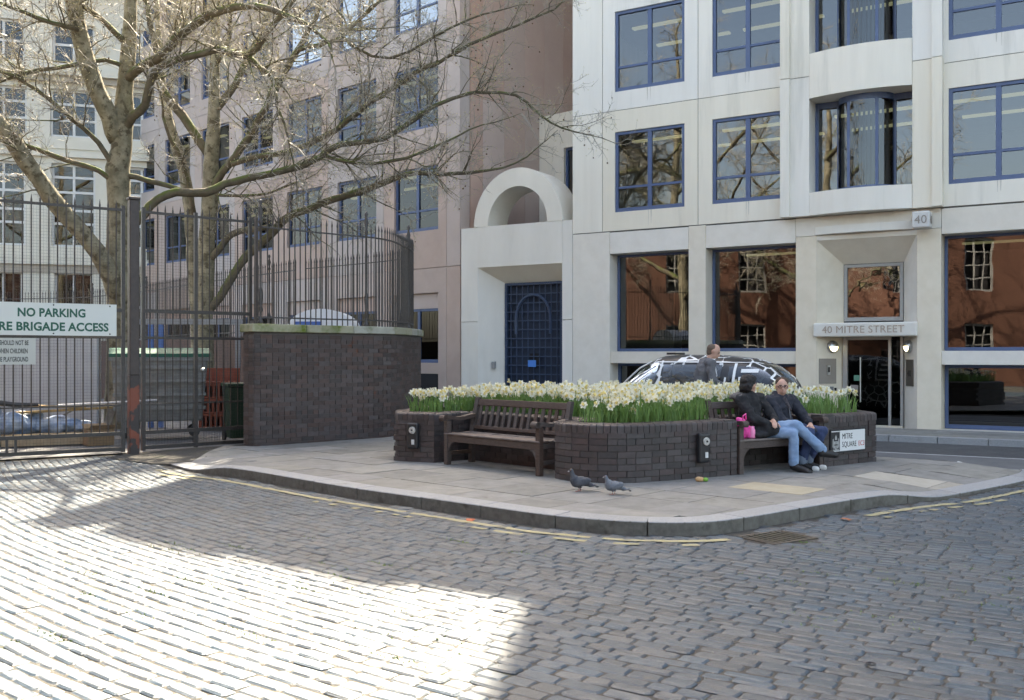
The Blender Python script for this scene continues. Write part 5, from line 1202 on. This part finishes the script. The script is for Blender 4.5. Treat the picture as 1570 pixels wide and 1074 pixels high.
for s in (-1, 1):
    patch('front_side_window', g_cab, .30, 1.05, .99, 1.60, s); patch('rear_side_window', g_cab, -.95, .18, .99, 1.58, s); patch('quarter_window', g_cab, -1.82, -1.08, 1.02, 1.55, s)
    for i in range(4): 
        z = 1.02 + i * .14; patch('white_stripe', m_ww, -1.52 - .03 * i, -1.22 - .03 * i, z, z + .062, s, .014, 3, 1)
    patch('white_edge_stripe', m_ww, .21, .25, .75, 1.66, s, .012, 1, 6); patch('white_gutter_stripe', m_ww, -1.5, .3, 1.615, 1.635, s, .013, 14, 1); patch('white_edge_stripe', m_ww, -1.22, -1.17, 1.0, 1.60, s, .016, 1, 5); patch('door_gap', m_gb, -.005, .012, .4, 1.6, s, .011, 1, 6)
    for x, r_ in ((-1.45, .33), (1.42, .33)):
        w = empty('wheel', Matrix.Translation((x, s * .74, .33)), parent=tx); MB().lathe([(.2, -.1), (.31, -.1), (.33, -.07), (.33, .07), (.31, .1), (.2, .1)], 24, 0, Matrix.Rotation(math.pi / 2, 4, 'X')).build('tyre', m_blk, w); MB().lathe([(.2, -.08), (.2, .08)], 16, 0, Matrix.Rotation(math.pi / 2, 4, 'X')).build('rim', m_steel, w)
    MB().ball((1.0, s * 1.0, 1.06), (.07, .09, .11), 10, 8).build('wing_mirror', m_gb, tx, smooth=True); MB().ball((2.16, s * .52, .72), (.09, .11, .11), 10, 8).build('headlight', mat('headlamp', (.6, .62, .65), rough=.2), tx, smooth=True)
    MB().box(-.28, -.12, s * .885 - .015, s * .885 + .015, .88, .92).build('door_handle', m_steel, tx)
def slope(name, x0, x1, yw):
    vv = []; ff = []
    for i in range(7):
        x = x0 + (x1 - x0) * i / 6
        for j in range(9): yv = (-1 + 2 * j / 8) * yw; vv.append((x, yv, Tz(x) + .01 - .10 * (abs(yv) / yw) ** 3))
    for i in range(6):
        for j in range(8): ff.append((i * 9 + j, (i + 1) * 9 + j, (i + 1) * 9 + j + 1, i * 9 + j + 1))
    MB().add(vv, ff).build(name, g_cab, tx, smooth=True)
slope('windscreen', .50, 1.17, .66); slope('rear_window', -2.08, -1.62, .55)
for yv in (-.70, .70): MB().tube([(x, yv * (1.02 if x > .6 else .95), Tz(x) - .10 * 1.0 + .04) for x in (.42, .65, .9, 1.17)], .017, 5).build('white_pillar_stripe', m_ww, tx)
MB().box(.12, .30, -.24, .24, 1.77, 1.81).build('taxi_lamp', m_gb, tx)
MB().box(-.1, .1, -.5, .5, 1.0, 1.45).build('seat_back', mat('cab seat', (.04, .04, .045)), tx)
# ================================================================== people
m_skin = mat('skin', (.52, .30, .22), (.56, .33, .25), 12, .55); m_hair = mat('black hair', (.012, .010, .011), (.02, .017, .016), 60, .6, .4, 120)
m_coat = mat('black coat cloth', (.016, .016, .018), (.026, .026, .028), 12, .85, .3, 120); m_navy = mat('dark navy jacket', (.017, .019, .028), (.028, .03, .042), 10, .8, .3, 90)
m_jean = mat('pale blue denim', (.17, .27, .42), (.25, .36, .52), 6, .85, .3, 140); m_djean = mat('dark denim', (.028, .045, .10), (.045, .065, .14), 7, .85, .3, 140)
m_shoe = mat('black leather', (.015, .014, .014), rough=.4); m_suit = mat('grey suit cloth', (.11, .11, .118), (.14, .14, .148), 30, .85, .2, 150); m_fur = mat('grey hood lining', (.12, .115, .11), (.18, .17, .165), 30, .95, .6, 90)
def V(*a): return Vector(a)
def hand(pre, wrist, d, up, r=.011):
    """palm and five separate bent fingers"""
    d = Vector(d).normalized(); up = Vector(up).normalized(); s = d.cross(up).normalized(); w = Vector(wrist); out = [('c', w, w + d * .075, .026, .033)]
    for i, (o, L) in enumerate(((-.027, .062), (-.009, .075), (.009, .07), (.027, .055))):
        b = w + d * .085 + s * o; k = b + d * L * .55 - up * .008; out += [('c', b, k, r, r * .95), ('c', k, k + d * L * .35 - up * L * .45, r * .95, r * .8)]
    b = w + d * .03 + s * .034; out += [('c', b, b + s * .03 + d * .03, r * 1.15, r), ('c', b + s * .03 + d * .03, b + s * .032 + d * .06 - up * .01, r, r * .85)]
    return out
def headprims(c, f, up=(0, 0, 1)):
    c = Vector(c); f = Vector(f).normalized(); u = Vector(up).normalized(); s = f.cross(u).normalized(); u = s.cross(f).normalized(); Rm = Matrix((s, f, u)).transposed()
    pr = [('e', c + u * .02 - f * .01, (.077, .094, .105), Rm), ('e', c - u * .045 + f * .028, (.058, .062, .068), Rm), ('c', c + f * .088 + u * .015, c + f * .107 - u * .022, .010, .015), ('c', c + f * .085 - u * .055, c + f * .08 - u * .06, .022, .02), ('e', c + s * .077 - f * .008, (.012, .022, .032), Rm), ('e', c - s * .077 - f * .008, (.012, .022, .032), Rm)]
    return pr, f, u, s
def face(o, c, f, u, s):
    c = Vector(c)
    for k in (-1, 1):
        MB().ball(tuple(c + f * .083 + s * .031 * k + u * .018), .0095, 8, 6).build('eye', mat('eye', (.05, .04, .035), rough=.3), o, smooth=True)
        MB().tube([c + f * .088 + s * .014 * k + u * .036, c + f * .086 + s * .045 * k + u * .035], .004, 4).build('eyebrow', m_hair, o)
    MB().tube([c + f * .092 - s * .022 - u * .050, c + f * .098 - u * .050, c + f * .092 + s * .022 - u * .050], [.004, .006, .004], 5).build('mouth', mat('lips', (.40, .16, .13)), o)
def glasses(o, c, f, u, s, m):
    c = Vector(c); mb = MB()
    for k in (-1, 1):
        q = c + f * .108 + s * .034 * k + u * .016; pts = [q + s * .026 * math.cos(a) + u * .018 * math.sin(a) for a in [2 * math.pi * i / 10 for i in range(11)]]; mb.tube(pts, .0035, 4); mb.tube([q + s * .026 * k, c + s * .08 * k + u * .02 - f * .01], .003, 4)
    mb.tube([c + f * .108 - s * .01 + u * .018, c + f * .108 + s * .01 + u * .018], .003, 4); mb.build('spectacles', m, o)
# --- woman on the bench, bench-local axes: x along, y back, z up
wo = empty('person', FB2, 'person with black hair and coat in pale jeans, legs crossed, on the bench', 'person')
hipc = V(.53, .30, .53); nk = V(.50, .33, 1.00); hd = V(.50, .31, 1.095); hp, f, u, s = headprims(hd, (.95, .1, -.12))
shL, shR = V(.33, .30, .92), V(.69, .33, .92); elL, elR = V(.36, .14, .68), V(.78, .18, .69); wrL, wrR = V(.60, .02, .62), V(.63, .03, .65)
kA, aA = V(.86, -.14, .60), V(1.19, -.27, .28); kB, aB = V(.80, -.15, .49), V(.82, -.14, .12)
legs = [('c', hipc + V(.06, -.02, 0), kA, .085, .066), ('c', kA, aA, .066, .066), ('c', hipc + V(-.02, -.02, -.02), kB, .085, .066), ('c', kB, aB, .064, .066)]
body = hp + [('c', nk + V(0, 0, -.06), hd + V(0, 0, -.06), .048, .045), ('c', hipc, V(.51, .33, .80), .115, .12), ('c', V(.51, .33, .80), V(.505, .33, .93), .12, .10), ('c', shL, shR, .055, .055), ('c', shL, elL, .045, .038), ('c', elL, wrL, .036, .026), ('c', shR, elR, .045, .038), ('c', elR, wrR, .036, .026)] + [(q[0], q[1], q[2], q[3] * .74, q[4] * .72) for q in legs] + hand('', wrL, (.75, -.15, -.25), (0, -.2, 1)) + hand('', wrR, (-.4, -.5, -.2), (0, -.2, 1))
blob('body', body, m_skin, wo, .011, 3)
blob('coat', [('c', hipc + V(-.02, .02, -.02), V(.51, .33, .80), .155, .15), ('c', V(.51, .33, .80), V(.505, .33, .92), .15, .125), ('c', shL, shR, .085, .085), ('c', shL, elL, .078, .066), ('c', elL, wrL + V(-.05, .02, 0), .062, .05), ('c', shR, elR, .078, .066), ('c', elR, wrR + V(.04, .02, 0), .062, .05), ('c', hipc + V(-.1, 0, -.03), V(.60, .02, .55), .12, .09), ('e', V(.45, .2, .48), (.2, .2, .07)), ('c', nk + V(0, .02, -.05), nk + V(0, .02, -.01), .085, .07)], m_coat, wo, .013, 3, fold=.018, freq=13)
blob('hood', [('e', V(.40, .40, .95), (.13, .11, .055)), ('e', V(.50, .45, .94), (.17, .07, .08)), ('e', V(.35, .33, .955), (.09, .10, .04))], m_fur, wo, .012, 2, fold=.02, freq=22)
for k, z in enumerate((.88, .78, .68)): MB().ball((.60 + .01 * k, .195 - .008 * k, z), (.013, .008, .013), 8, 6).build('coat_button', m_shoe, wo)
blob('coat_collar', [('c', nk + V(-.07, .02, -.02), nk + V(.05, -.06, -.045), .03, .026), ('c', nk + V(.05, -.06, -.045), nk + V(.10, .0, -.02), .026, .024)], m_coat, wo, .010, 2)
blob('jeans', legs + [('e', hipc + V(.02, -.02, -.02), (.16, .15, .1))], m_jean, wo, .011, 3, fold=.011, freq=15)
face(wo, hd, f, u, s)
blob('hair', [('e', hd + V(-.045, 0, .055), (.098, .103, .095)), ('e', hd + V(-.075, -.01, -.0), (.068, .092, .095)), ('e', hd + V(.005, .0, .09), (.078, .088, .048)), ('e', hd + V(-.07, .05, -.03), (.06, .05, .08))], m_hair, wo, .010, 2, fold=.012, freq=34)
for a, d in ((aA, V(.17, -.07, -.02)), (aB, V(.06, -.18, -.05))):
    blob('shoe', [('c', a + V(0, 0, .03), a + V(0, 0, -.04), .058, .05), ('c', a + V(0, 0, -.05), a + V(0, 0, -.055) + d * .9, .055, .046), ('e', a + V(0, 0, -.06) + d, (.055, .055, .042))], m_shoe, wo, .011, 3)
# --- man on the bench
mo = empty('person', FB2, 'person with glasses, dark jacket, dark jeans and trainers on the bench', 'person')
hipc = V(1.10, .32, .52); nk = V(1.10, .36, .97); hd = V(1.10, .31, 1.065); hp, f, u, s = headprims(hd, (-.66, -.78, -.08))
shL, shR = V(.90, .34, .88), V(1.31, .34, .88); elL, elR = V(.93, .18, .63), V(1.40, .20, .66); wrL, wrR = V(1.10, .0, .56), V(1.33, .03, .58)
kA, aA = V(1.15, -.12, .48), V(1.10, -.04, .11); kB, aB = V(1.42, -.10, .49), V(1.26, .0, .11)
legs = [('c', hipc + V(-.08, -.02, 0), kA, .09, .07), ('c', kA, aA, .066, .056), ('c', hipc + V(.08, -.02, 0), kB, .09, .07), ('c', kB, aB, .066, .056)]
body = hp + [('c', nk + V(0, 0, -.06), hd + V(0, .02, -.06), .055, .052), ('c', hipc, V(1.10, .36, .80), .13, .135), ('c', V(1.10, .36, .80), V(1.10, .36, .9), .135, .11), ('c', shL, shR, .06, .06), ('c', shL, elL, .05, .042), ('c', elL, wrL, .04, .03), ('c', shR, elR, .05, .042), ('c', elR, wrR, .04, .03)] + [(q[0], q[1], q[2], q[3] * .74, q[4] * .72) for q in legs] + hand('', wrL, (.6, -.35, -.35), (0, -.3, 1)) + hand('', wrR, (-.3, -.5, -.4), (0, -.3, 1))
bo_ = blob('body', body, m_skin, mo, .011, 3); face(mo, hd, f, u, s); glasses(mo, hd, f, u, s, mat('dark frames', (.05, .03, .03)))
blob('jacket', [('c', hipc + V(0, .02, .0), V(1.10, .37, .80), .165, .17), ('c', V(1.10, .37, .80), V(1.10, .37, .88), .17, .14), ('c', shL, shR, .092, .092), ('c', shL, elL, .085, .072), ('c', elL, wrL + V(-.04, .03, .01), .068, .056), ('c', shR, elR, .085, .072), ('c', elR, wrR + V(.02, .04, .01), .068, .056), ('e', V(1.30, .12, .50), (.16, .22, .06)), ('c', nk + V(-.05, .02, -.05), nk + V(.05, .02, -.05), .075, .075)], m_navy, mo, .013, 3, fold=.018, freq=13)
blob('shirt_front', [('c', nk + V(-.01, -.09, -.06), nk + V(.02, -.175, -.20), .04, .02)], mat('dark patterned shirt', (.03, .025, .028), (.09, .075, .08), 60, .9), mo, .010, 2)
for k in (-1, 1):
    blob('jacket_collar', [('c', nk + V(k * .075, .03, .005), nk + V(k * .06, -.085, -.045), .022, .018), ('c', nk + V(k * .06, -.085, -.045), nk + V(k * .035, -.15, -.13), .018, .012)], m_navy, mo, .009, 2)
MB().tube([nk + V(.0, -.155, -.13), V(1.10, .175, .72), V(1.11, .15, .60)], .006, 5).build('zip', mat('dull zip', (.16, .16, .17), rough=.4), mo)
blob('jeans', legs + [('e', hipc + V(0, -.02, -.02), (.18, .16, .1))], m_djean, mo, .011, 3, fold=.011, freq=15)
blob('hair', [('e', hd + V(.018, .02, .062), (.086, .088, .075)), ('e', hd + V(.036, .04, .0), (.08, .08, .085))], mat('short brown hair', (.07, .042, .028), rough=.8), mo, .010, 2)
m_trn = mat('white rubber sole', (.66, .65, .62), rough=.6)
for a, d in ((aA, V(.04, -.17, -.05)), (aB, V(.08, -.16, -.05))):
    blob('trainer', [('c', a + V(0, 0, .0), a + V(0, 0, -.045), .055, .052), ('c', a + V(0, 0, -.05), a + V(0, 0, -.055) + d * .9, .046, .038)], m_shoe, mo, .011, 3)
    blob('trainer_sole', [('c', a + V(0, .03, -.088), a + V(0, 0, -.043) + d, .026, .026), ('c', a + V(0, 0, -.04) + d * .95, a + V(0, 0, -.03) + d * 1.12, .042, .038)], m_trn, mo, .011, 2)
    blob('turn_up', [('c', a + V(0, .0, .035), a + V(0, 0, .0), .064, .066)], mat('pale turn-up', (.16, .2, .26), rough=.9), mo, .011, 2)
# --- pink bag on the bench
bg = empty('pink_bag', FB2 @ Matrix.Translation((.22, .16, .435)) @ Matrix.Diagonal((.78, .78, .8, 1)), 'bright pink carrier bag on the bench beside the seated person in black', 'bag')
m_pnk = mat('pink plastic', (.80, .05, .30), (.85, .10, .38), 8, .45, .5, 14)
blob('bag_body', [('e', (0, 0, .14), (.13, .10, .15)), ('e', (-.04, 0, .24), (.10, .07, .09)), ('e', (-.09, 0, .29), (.06, .05, .05)), ('e', (.05, 0, .06), (.10, .1, .07))], m_pnk, bg, .010, 1, fold=.02, freq=16)
MB().tube([(-.05, -.05, .27), (-.07, -.07, .36), (.0, -.06, .39), (.03, -.04, .3)], .012, 6).build('bag_handle', m_pnk, bg)
MB().lathe([(.05, 0), (.055, .02), (.055, .13), (.04, .16), (.04, .19)], 14, 0, Matrix.Translation((.12, -.08, 0))).build('bag_bottle', mat('pale pink plastic', (.85, .25, .45), rough=.4), bg, smooth=True)
# --- standing man in a grey suit at the taxi
sp = strpos(1067, 7.05); F3 = frame(sp, (1, 0), zi(sp.x, sp.y) if inside(POLY, sp.x, sp.y) else -.15)
su = empty('person', F3 @ Matrix.Rotation(.10, 4, 'Y') @ Matrix.Diagonal((1.10, 1.10, 1.08, 1)), 'standing person in grey suit bending forward beside the taxi', 'person')
hipc = V(0, 0, .90); ch = V(.02, -.02, 1.28); nk = V(.05, -.03, 1.48); hd = V(.12, -.05, 1.60); hp, f, u, s = headprims(hd, (.86, -.28, -.42), (.4, 0, 1))
shL, shR = V(.06, -.20, 1.41), V(.02, .16, 1.42); elL, elR = V(.10, -.27, 1.14), V(.14, .2, 1.16); wrL, wrR = V(.32, -.20, 1.06), V(.36, .05, 1.08)
legs = [('c', hipc + V(0, -.08, 0), V(.03, -.10, .48), .09, .065), ('c', V(.03, -.10, .48), V(-.02, -.11, .09), .062, .048), ('c', hipc + V(0, .08, 0), V(.05, .10, .48), .09, .065), ('c', V(.05, .10, .48), V(0, .11, .09), .062, .048)]
body = hp + [('c', nk + V(0, 0, -.05), hd + V(-.03, 0, -.05), .056, .052), ('c', hipc, ch, .13, .14), ('c', ch, nk + V(-.02, 0, -.1), .14, .10), ('c', shL, shR, .06, .06), ('c', shL, elL, .05, .04), ('c', elL, wrL, .04, .03), ('c', shR, elR, .05, .04), ('c', elR, wrR, .04, .03)] + [(q[0], q[1], q[2], q[3] * .74, q[4] * .72) for q in legs] + hand('', wrL, (.9, .2, .1), (0, .2, 1)) + hand('', wrR, (.9, -.3, .1), (0, -.2, 1))
blob('body', body, m_skin, su, .011, 3); face(su, hd, f, u, s)
blob('suit_jacket', [('c', hipc + V(0, 0, -.08), ch, .155, .165), ('c', ch, nk + V(-.03, 0, -.12), .165, .12), ('c', shL, shR, .085, .085), ('c', shL, elL, .075, .062), ('c', elL, wrL + V(-.04, 0, 0), .06, .046), ('c', shR, elR, .075, .062), ('c', elR, wrR + V(-.04, 0, 0), .06, .046)], m_suit, su, .013, 3, fold=.014, freq=13)
blob('shirt', [('c', nk + V(.045, -.02, -.03), V(.17, -.08, 1.22), .055, .035)], mat('white shirt', (.7, .7, .72), rough=.8), su, .010, 2)
blob('trousers', legs + [('e', hipc, (.15, .17, .1))], m_suit, su, .012, 4)
blob('hair', [('e', hd + V(-.03, .008, .05), (.088, .082, .075)), ('e', hd + V(-.055, .015, .0), (.06, .078, .08))], mat('greying brown hair', (.13, .09, .065), rough=.8), su, .010, 2)
for y in (-.11, .11): blob('shoe', [('c', (-.03, y, .05), (.17, y, .045), .05, .042), ('c', (-.02, y, .05), (-.02, y, .1), .05, .05)], m_shoe, su, .011, 3)
# ================================================================== pigeons, litter, rubber ring
def pigeon(px_, py_, label, mcol, head_up=1.0, sc=1.0, turn=0.0):
    D = (CH - .115) * FPX / (py_ - CY); p = at(px_, py_, D); z = zi(p.x, p.y)
    o = empty('pigeon', TRS((p.x, p.y, z), math.pi + turn, (sc, sc, sc)), label, 'pigeon', 'pigeons on the pavement')
    R = lambda a: Matrix.Rotation(a, 3, 'Y')
    blob('body', [('e', (.02, 0, .115), (.098, .058, .062), R(.35)), ('e', (.07, 0, .135), (.058, .05, .062)), ('c', (.085, 0, .16), (.105, 0, .225 * head_up), .036, .024), ('e', (.112, 0, .243 * head_up), (.027, .022, .023)), ('c', (-.04, 0, .105), (-.13, 0, .075), .042, .024), ('e', (-.155, 0, .066), (.06, .028, .010), R(.25)), ('e', (-.03, .045, .115), (.10, .018, .042), R(.28)), ('e', (-.03, -.045, .115), (.10, .018, .042), R(.28)), ('c', (.02, .022, .07), (.02, .022, .045), .018, .012), ('c', (.0, -.022, .07), (-.01, -.022, .045), .018, .012)], mcol, o, .007, 2)
    MB().tube([(.133, 0, .240 * head_up), (.156, 0, .230 * head_up)], [.008, .002], 6).build('beak', mat('pale beak', (.5, .47, .45)), o)
    for k in (-1, 1): MB().ball((.12, k * .021, .248 * head_up), .004, 6, 4).build('eye', mat('orange eye', (.5, .18, .03)), o)
    for x, y in ((.02, .022), (-.01, -.022)):
        q = MB(); q.tube([(x, y, .05), (x + .008, y, .008)], .004, 5)
        for dx, dy in ((.035, .014), (.04, 0), (.035, -.014), (-.02, 0)): q.tube([(x + .008, y, .007), (x + .008 + dx, y + dy, .003)], .0028, 4)
        q.build('leg', mat('pink leg', (.32, .12, .10)), o)
    MB().box(-.215, -.185, -.026, .026, .048, .058).build('tail_tip', m_blk, o)
pigeon(890, 753, 'darker slate pigeon walking left on the pavement', mat('dark pigeon', (.05, .055, .068), (.085, .09, .10), 25, .7, .3, 120), 1.02, .92, .12)
pigeon(942, 758, 'smaller blue grey pigeon following behind the darker one', mat('grey pigeon', (.11, .125, .15), (.17, .185, .205), 25, .7, .3, 120), .95, .82, -.05)
lp = at(1074, 738, 1.49 * FPX / (738 - CY)); li = empty('food_wrapper', TRS((lp.x, lp.y - .05, zi(lp.x, lp.y - .05))), 'small orange and green food wrapper below the ashtray', 'litter')
blob('wrapper_orange', [('e', (-.03, 0, .03), (.045, .04, .03)), ('e', (.0, .01, .025), (.04, .03, .03))], mat('orange paper', (.55, .26, .10), (.6, .45, .25), 40, .6), li, .008, 1); blob('wrapper_green', [('e', (.05, 0, .025), (.035, .03, .025))], mat('green paper', (.20, .42, .06), rough=.5), li, .008, 1)
rp = at(1335, 1022, 1.6 * FPX / (1022 - CY)); ring = MB(); ring.tube([(rp.x + .022 * math.cos(a), rp.y + .022 * math.sin(a), zc(rp.x, rp.y) + .014) for a in [2 * math.pi * i / 20 for i in range(21)]], .004, 6); tag(ring.build('rubber_ring', m_blk), 'small black rubber ring lying on the cobbles', 'ring')
for i, (a, b, c_) in enumerate(((1471, 707, (.8, .8, .8)), (722, 793, (.45, .12, .05)), (1297, 792, (.35, .12, .05)))):
    p = at(a, b, 1.56 * FPX / (b - CY)); z = (zi if inside(POLY, p.x, p.y) else zc)(p.x, p.y)
    mb = MB(); mb.add([(-.05, -.03, .004), (.04, -.035, .012), (.055, .02, .006), (.0, .05, .02), (-.04, .03, .005), (0, 0, .022)], [(0, 1, 5), (1, 2, 5), (2, 3, 5), (3, 4, 5), (4, 0, 5)]); tag(mb.build('paper_scrap' if i == 0 else 'dead_leaf', mat('scrap%d' % i, c_), None, TRS((p.x, p.y, z + .004), i * 1.3)), ('white paper scrap lying at the edge of the street', 'brown dead leaf in the gutter by the middle of the kerb', 'brown dead leaf in the gutter to the right of the grate')[i], 'litter')
# moss and weeds growing in the sett joints
ws = MB(); cl = [(random.uniform(-3.2, -.3), random.uniform(5.0, 8.6)) for _ in range(26)] + [(random.uniform(1.8, 4.2), random.uniform(5.5, 8.4)) for _ in range(26)] + [(-1.55, 6.9), (-.5, 5.6), (-.35, 5.5), (-2.1, 7.6), (.1, 7.9)]
for cx_, cy_ in cl:
    if inside(POLY, cx_, cy_): continue
    for _ in range(random.randrange(10, 40)):
        t = random.gauss(0, .13); n2 = random.gauss(0, .02); x, y = cx_ + .76 * t + .65 * n2, cy_ - .65 * t + .76 * n2; z = zc(x, y) - .008; a = random.uniform(0, 6.28); h = random.uniform(.008, .022); w = .006
        ws.add([(x - w, y, z), (x + w, y, z), (x + math.cos(a) * .012, y + math.sin(a) * .012, z + h)], [(0, 1, 2)])
tag(ws.build('joint_weeds', mat('weed green', (.10, .17, .03), (.16, .22, .05), 20, .7)), 'tiny green weeds growing between the cobbles', 'weeds', kind='stuff')
# specks of grit and litter on the setts
gs = MB()
for _ in range(420):
    y = 2.6 + 7 * random.random() ** 1.3; x = random.uniform(-.56, .56) * y
    if inside(POLY, x, y) or wdist(x, y) < 7.2: continue
    z = zc(x, y) - .006; s_ = random.uniform(.002, .0055); gs.add([(x - s_, y - s_, z), (x + s_, y - s_ * .6, z), (x + s_ * .3, y + s_, z), (x, y, z + s_ * 2.2)], [(0, 1, 3), (1, 2, 3), (2, 0, 3)])
tag(gs.build('grit', mat('pale grit', (.38, .36, .32), (.2, .17, .13), 40, .9)), 'pale grit and crumbs scattered over the cobbles', 'grit', kind='stuff')
bpy.data.scenes.remove(TMP)
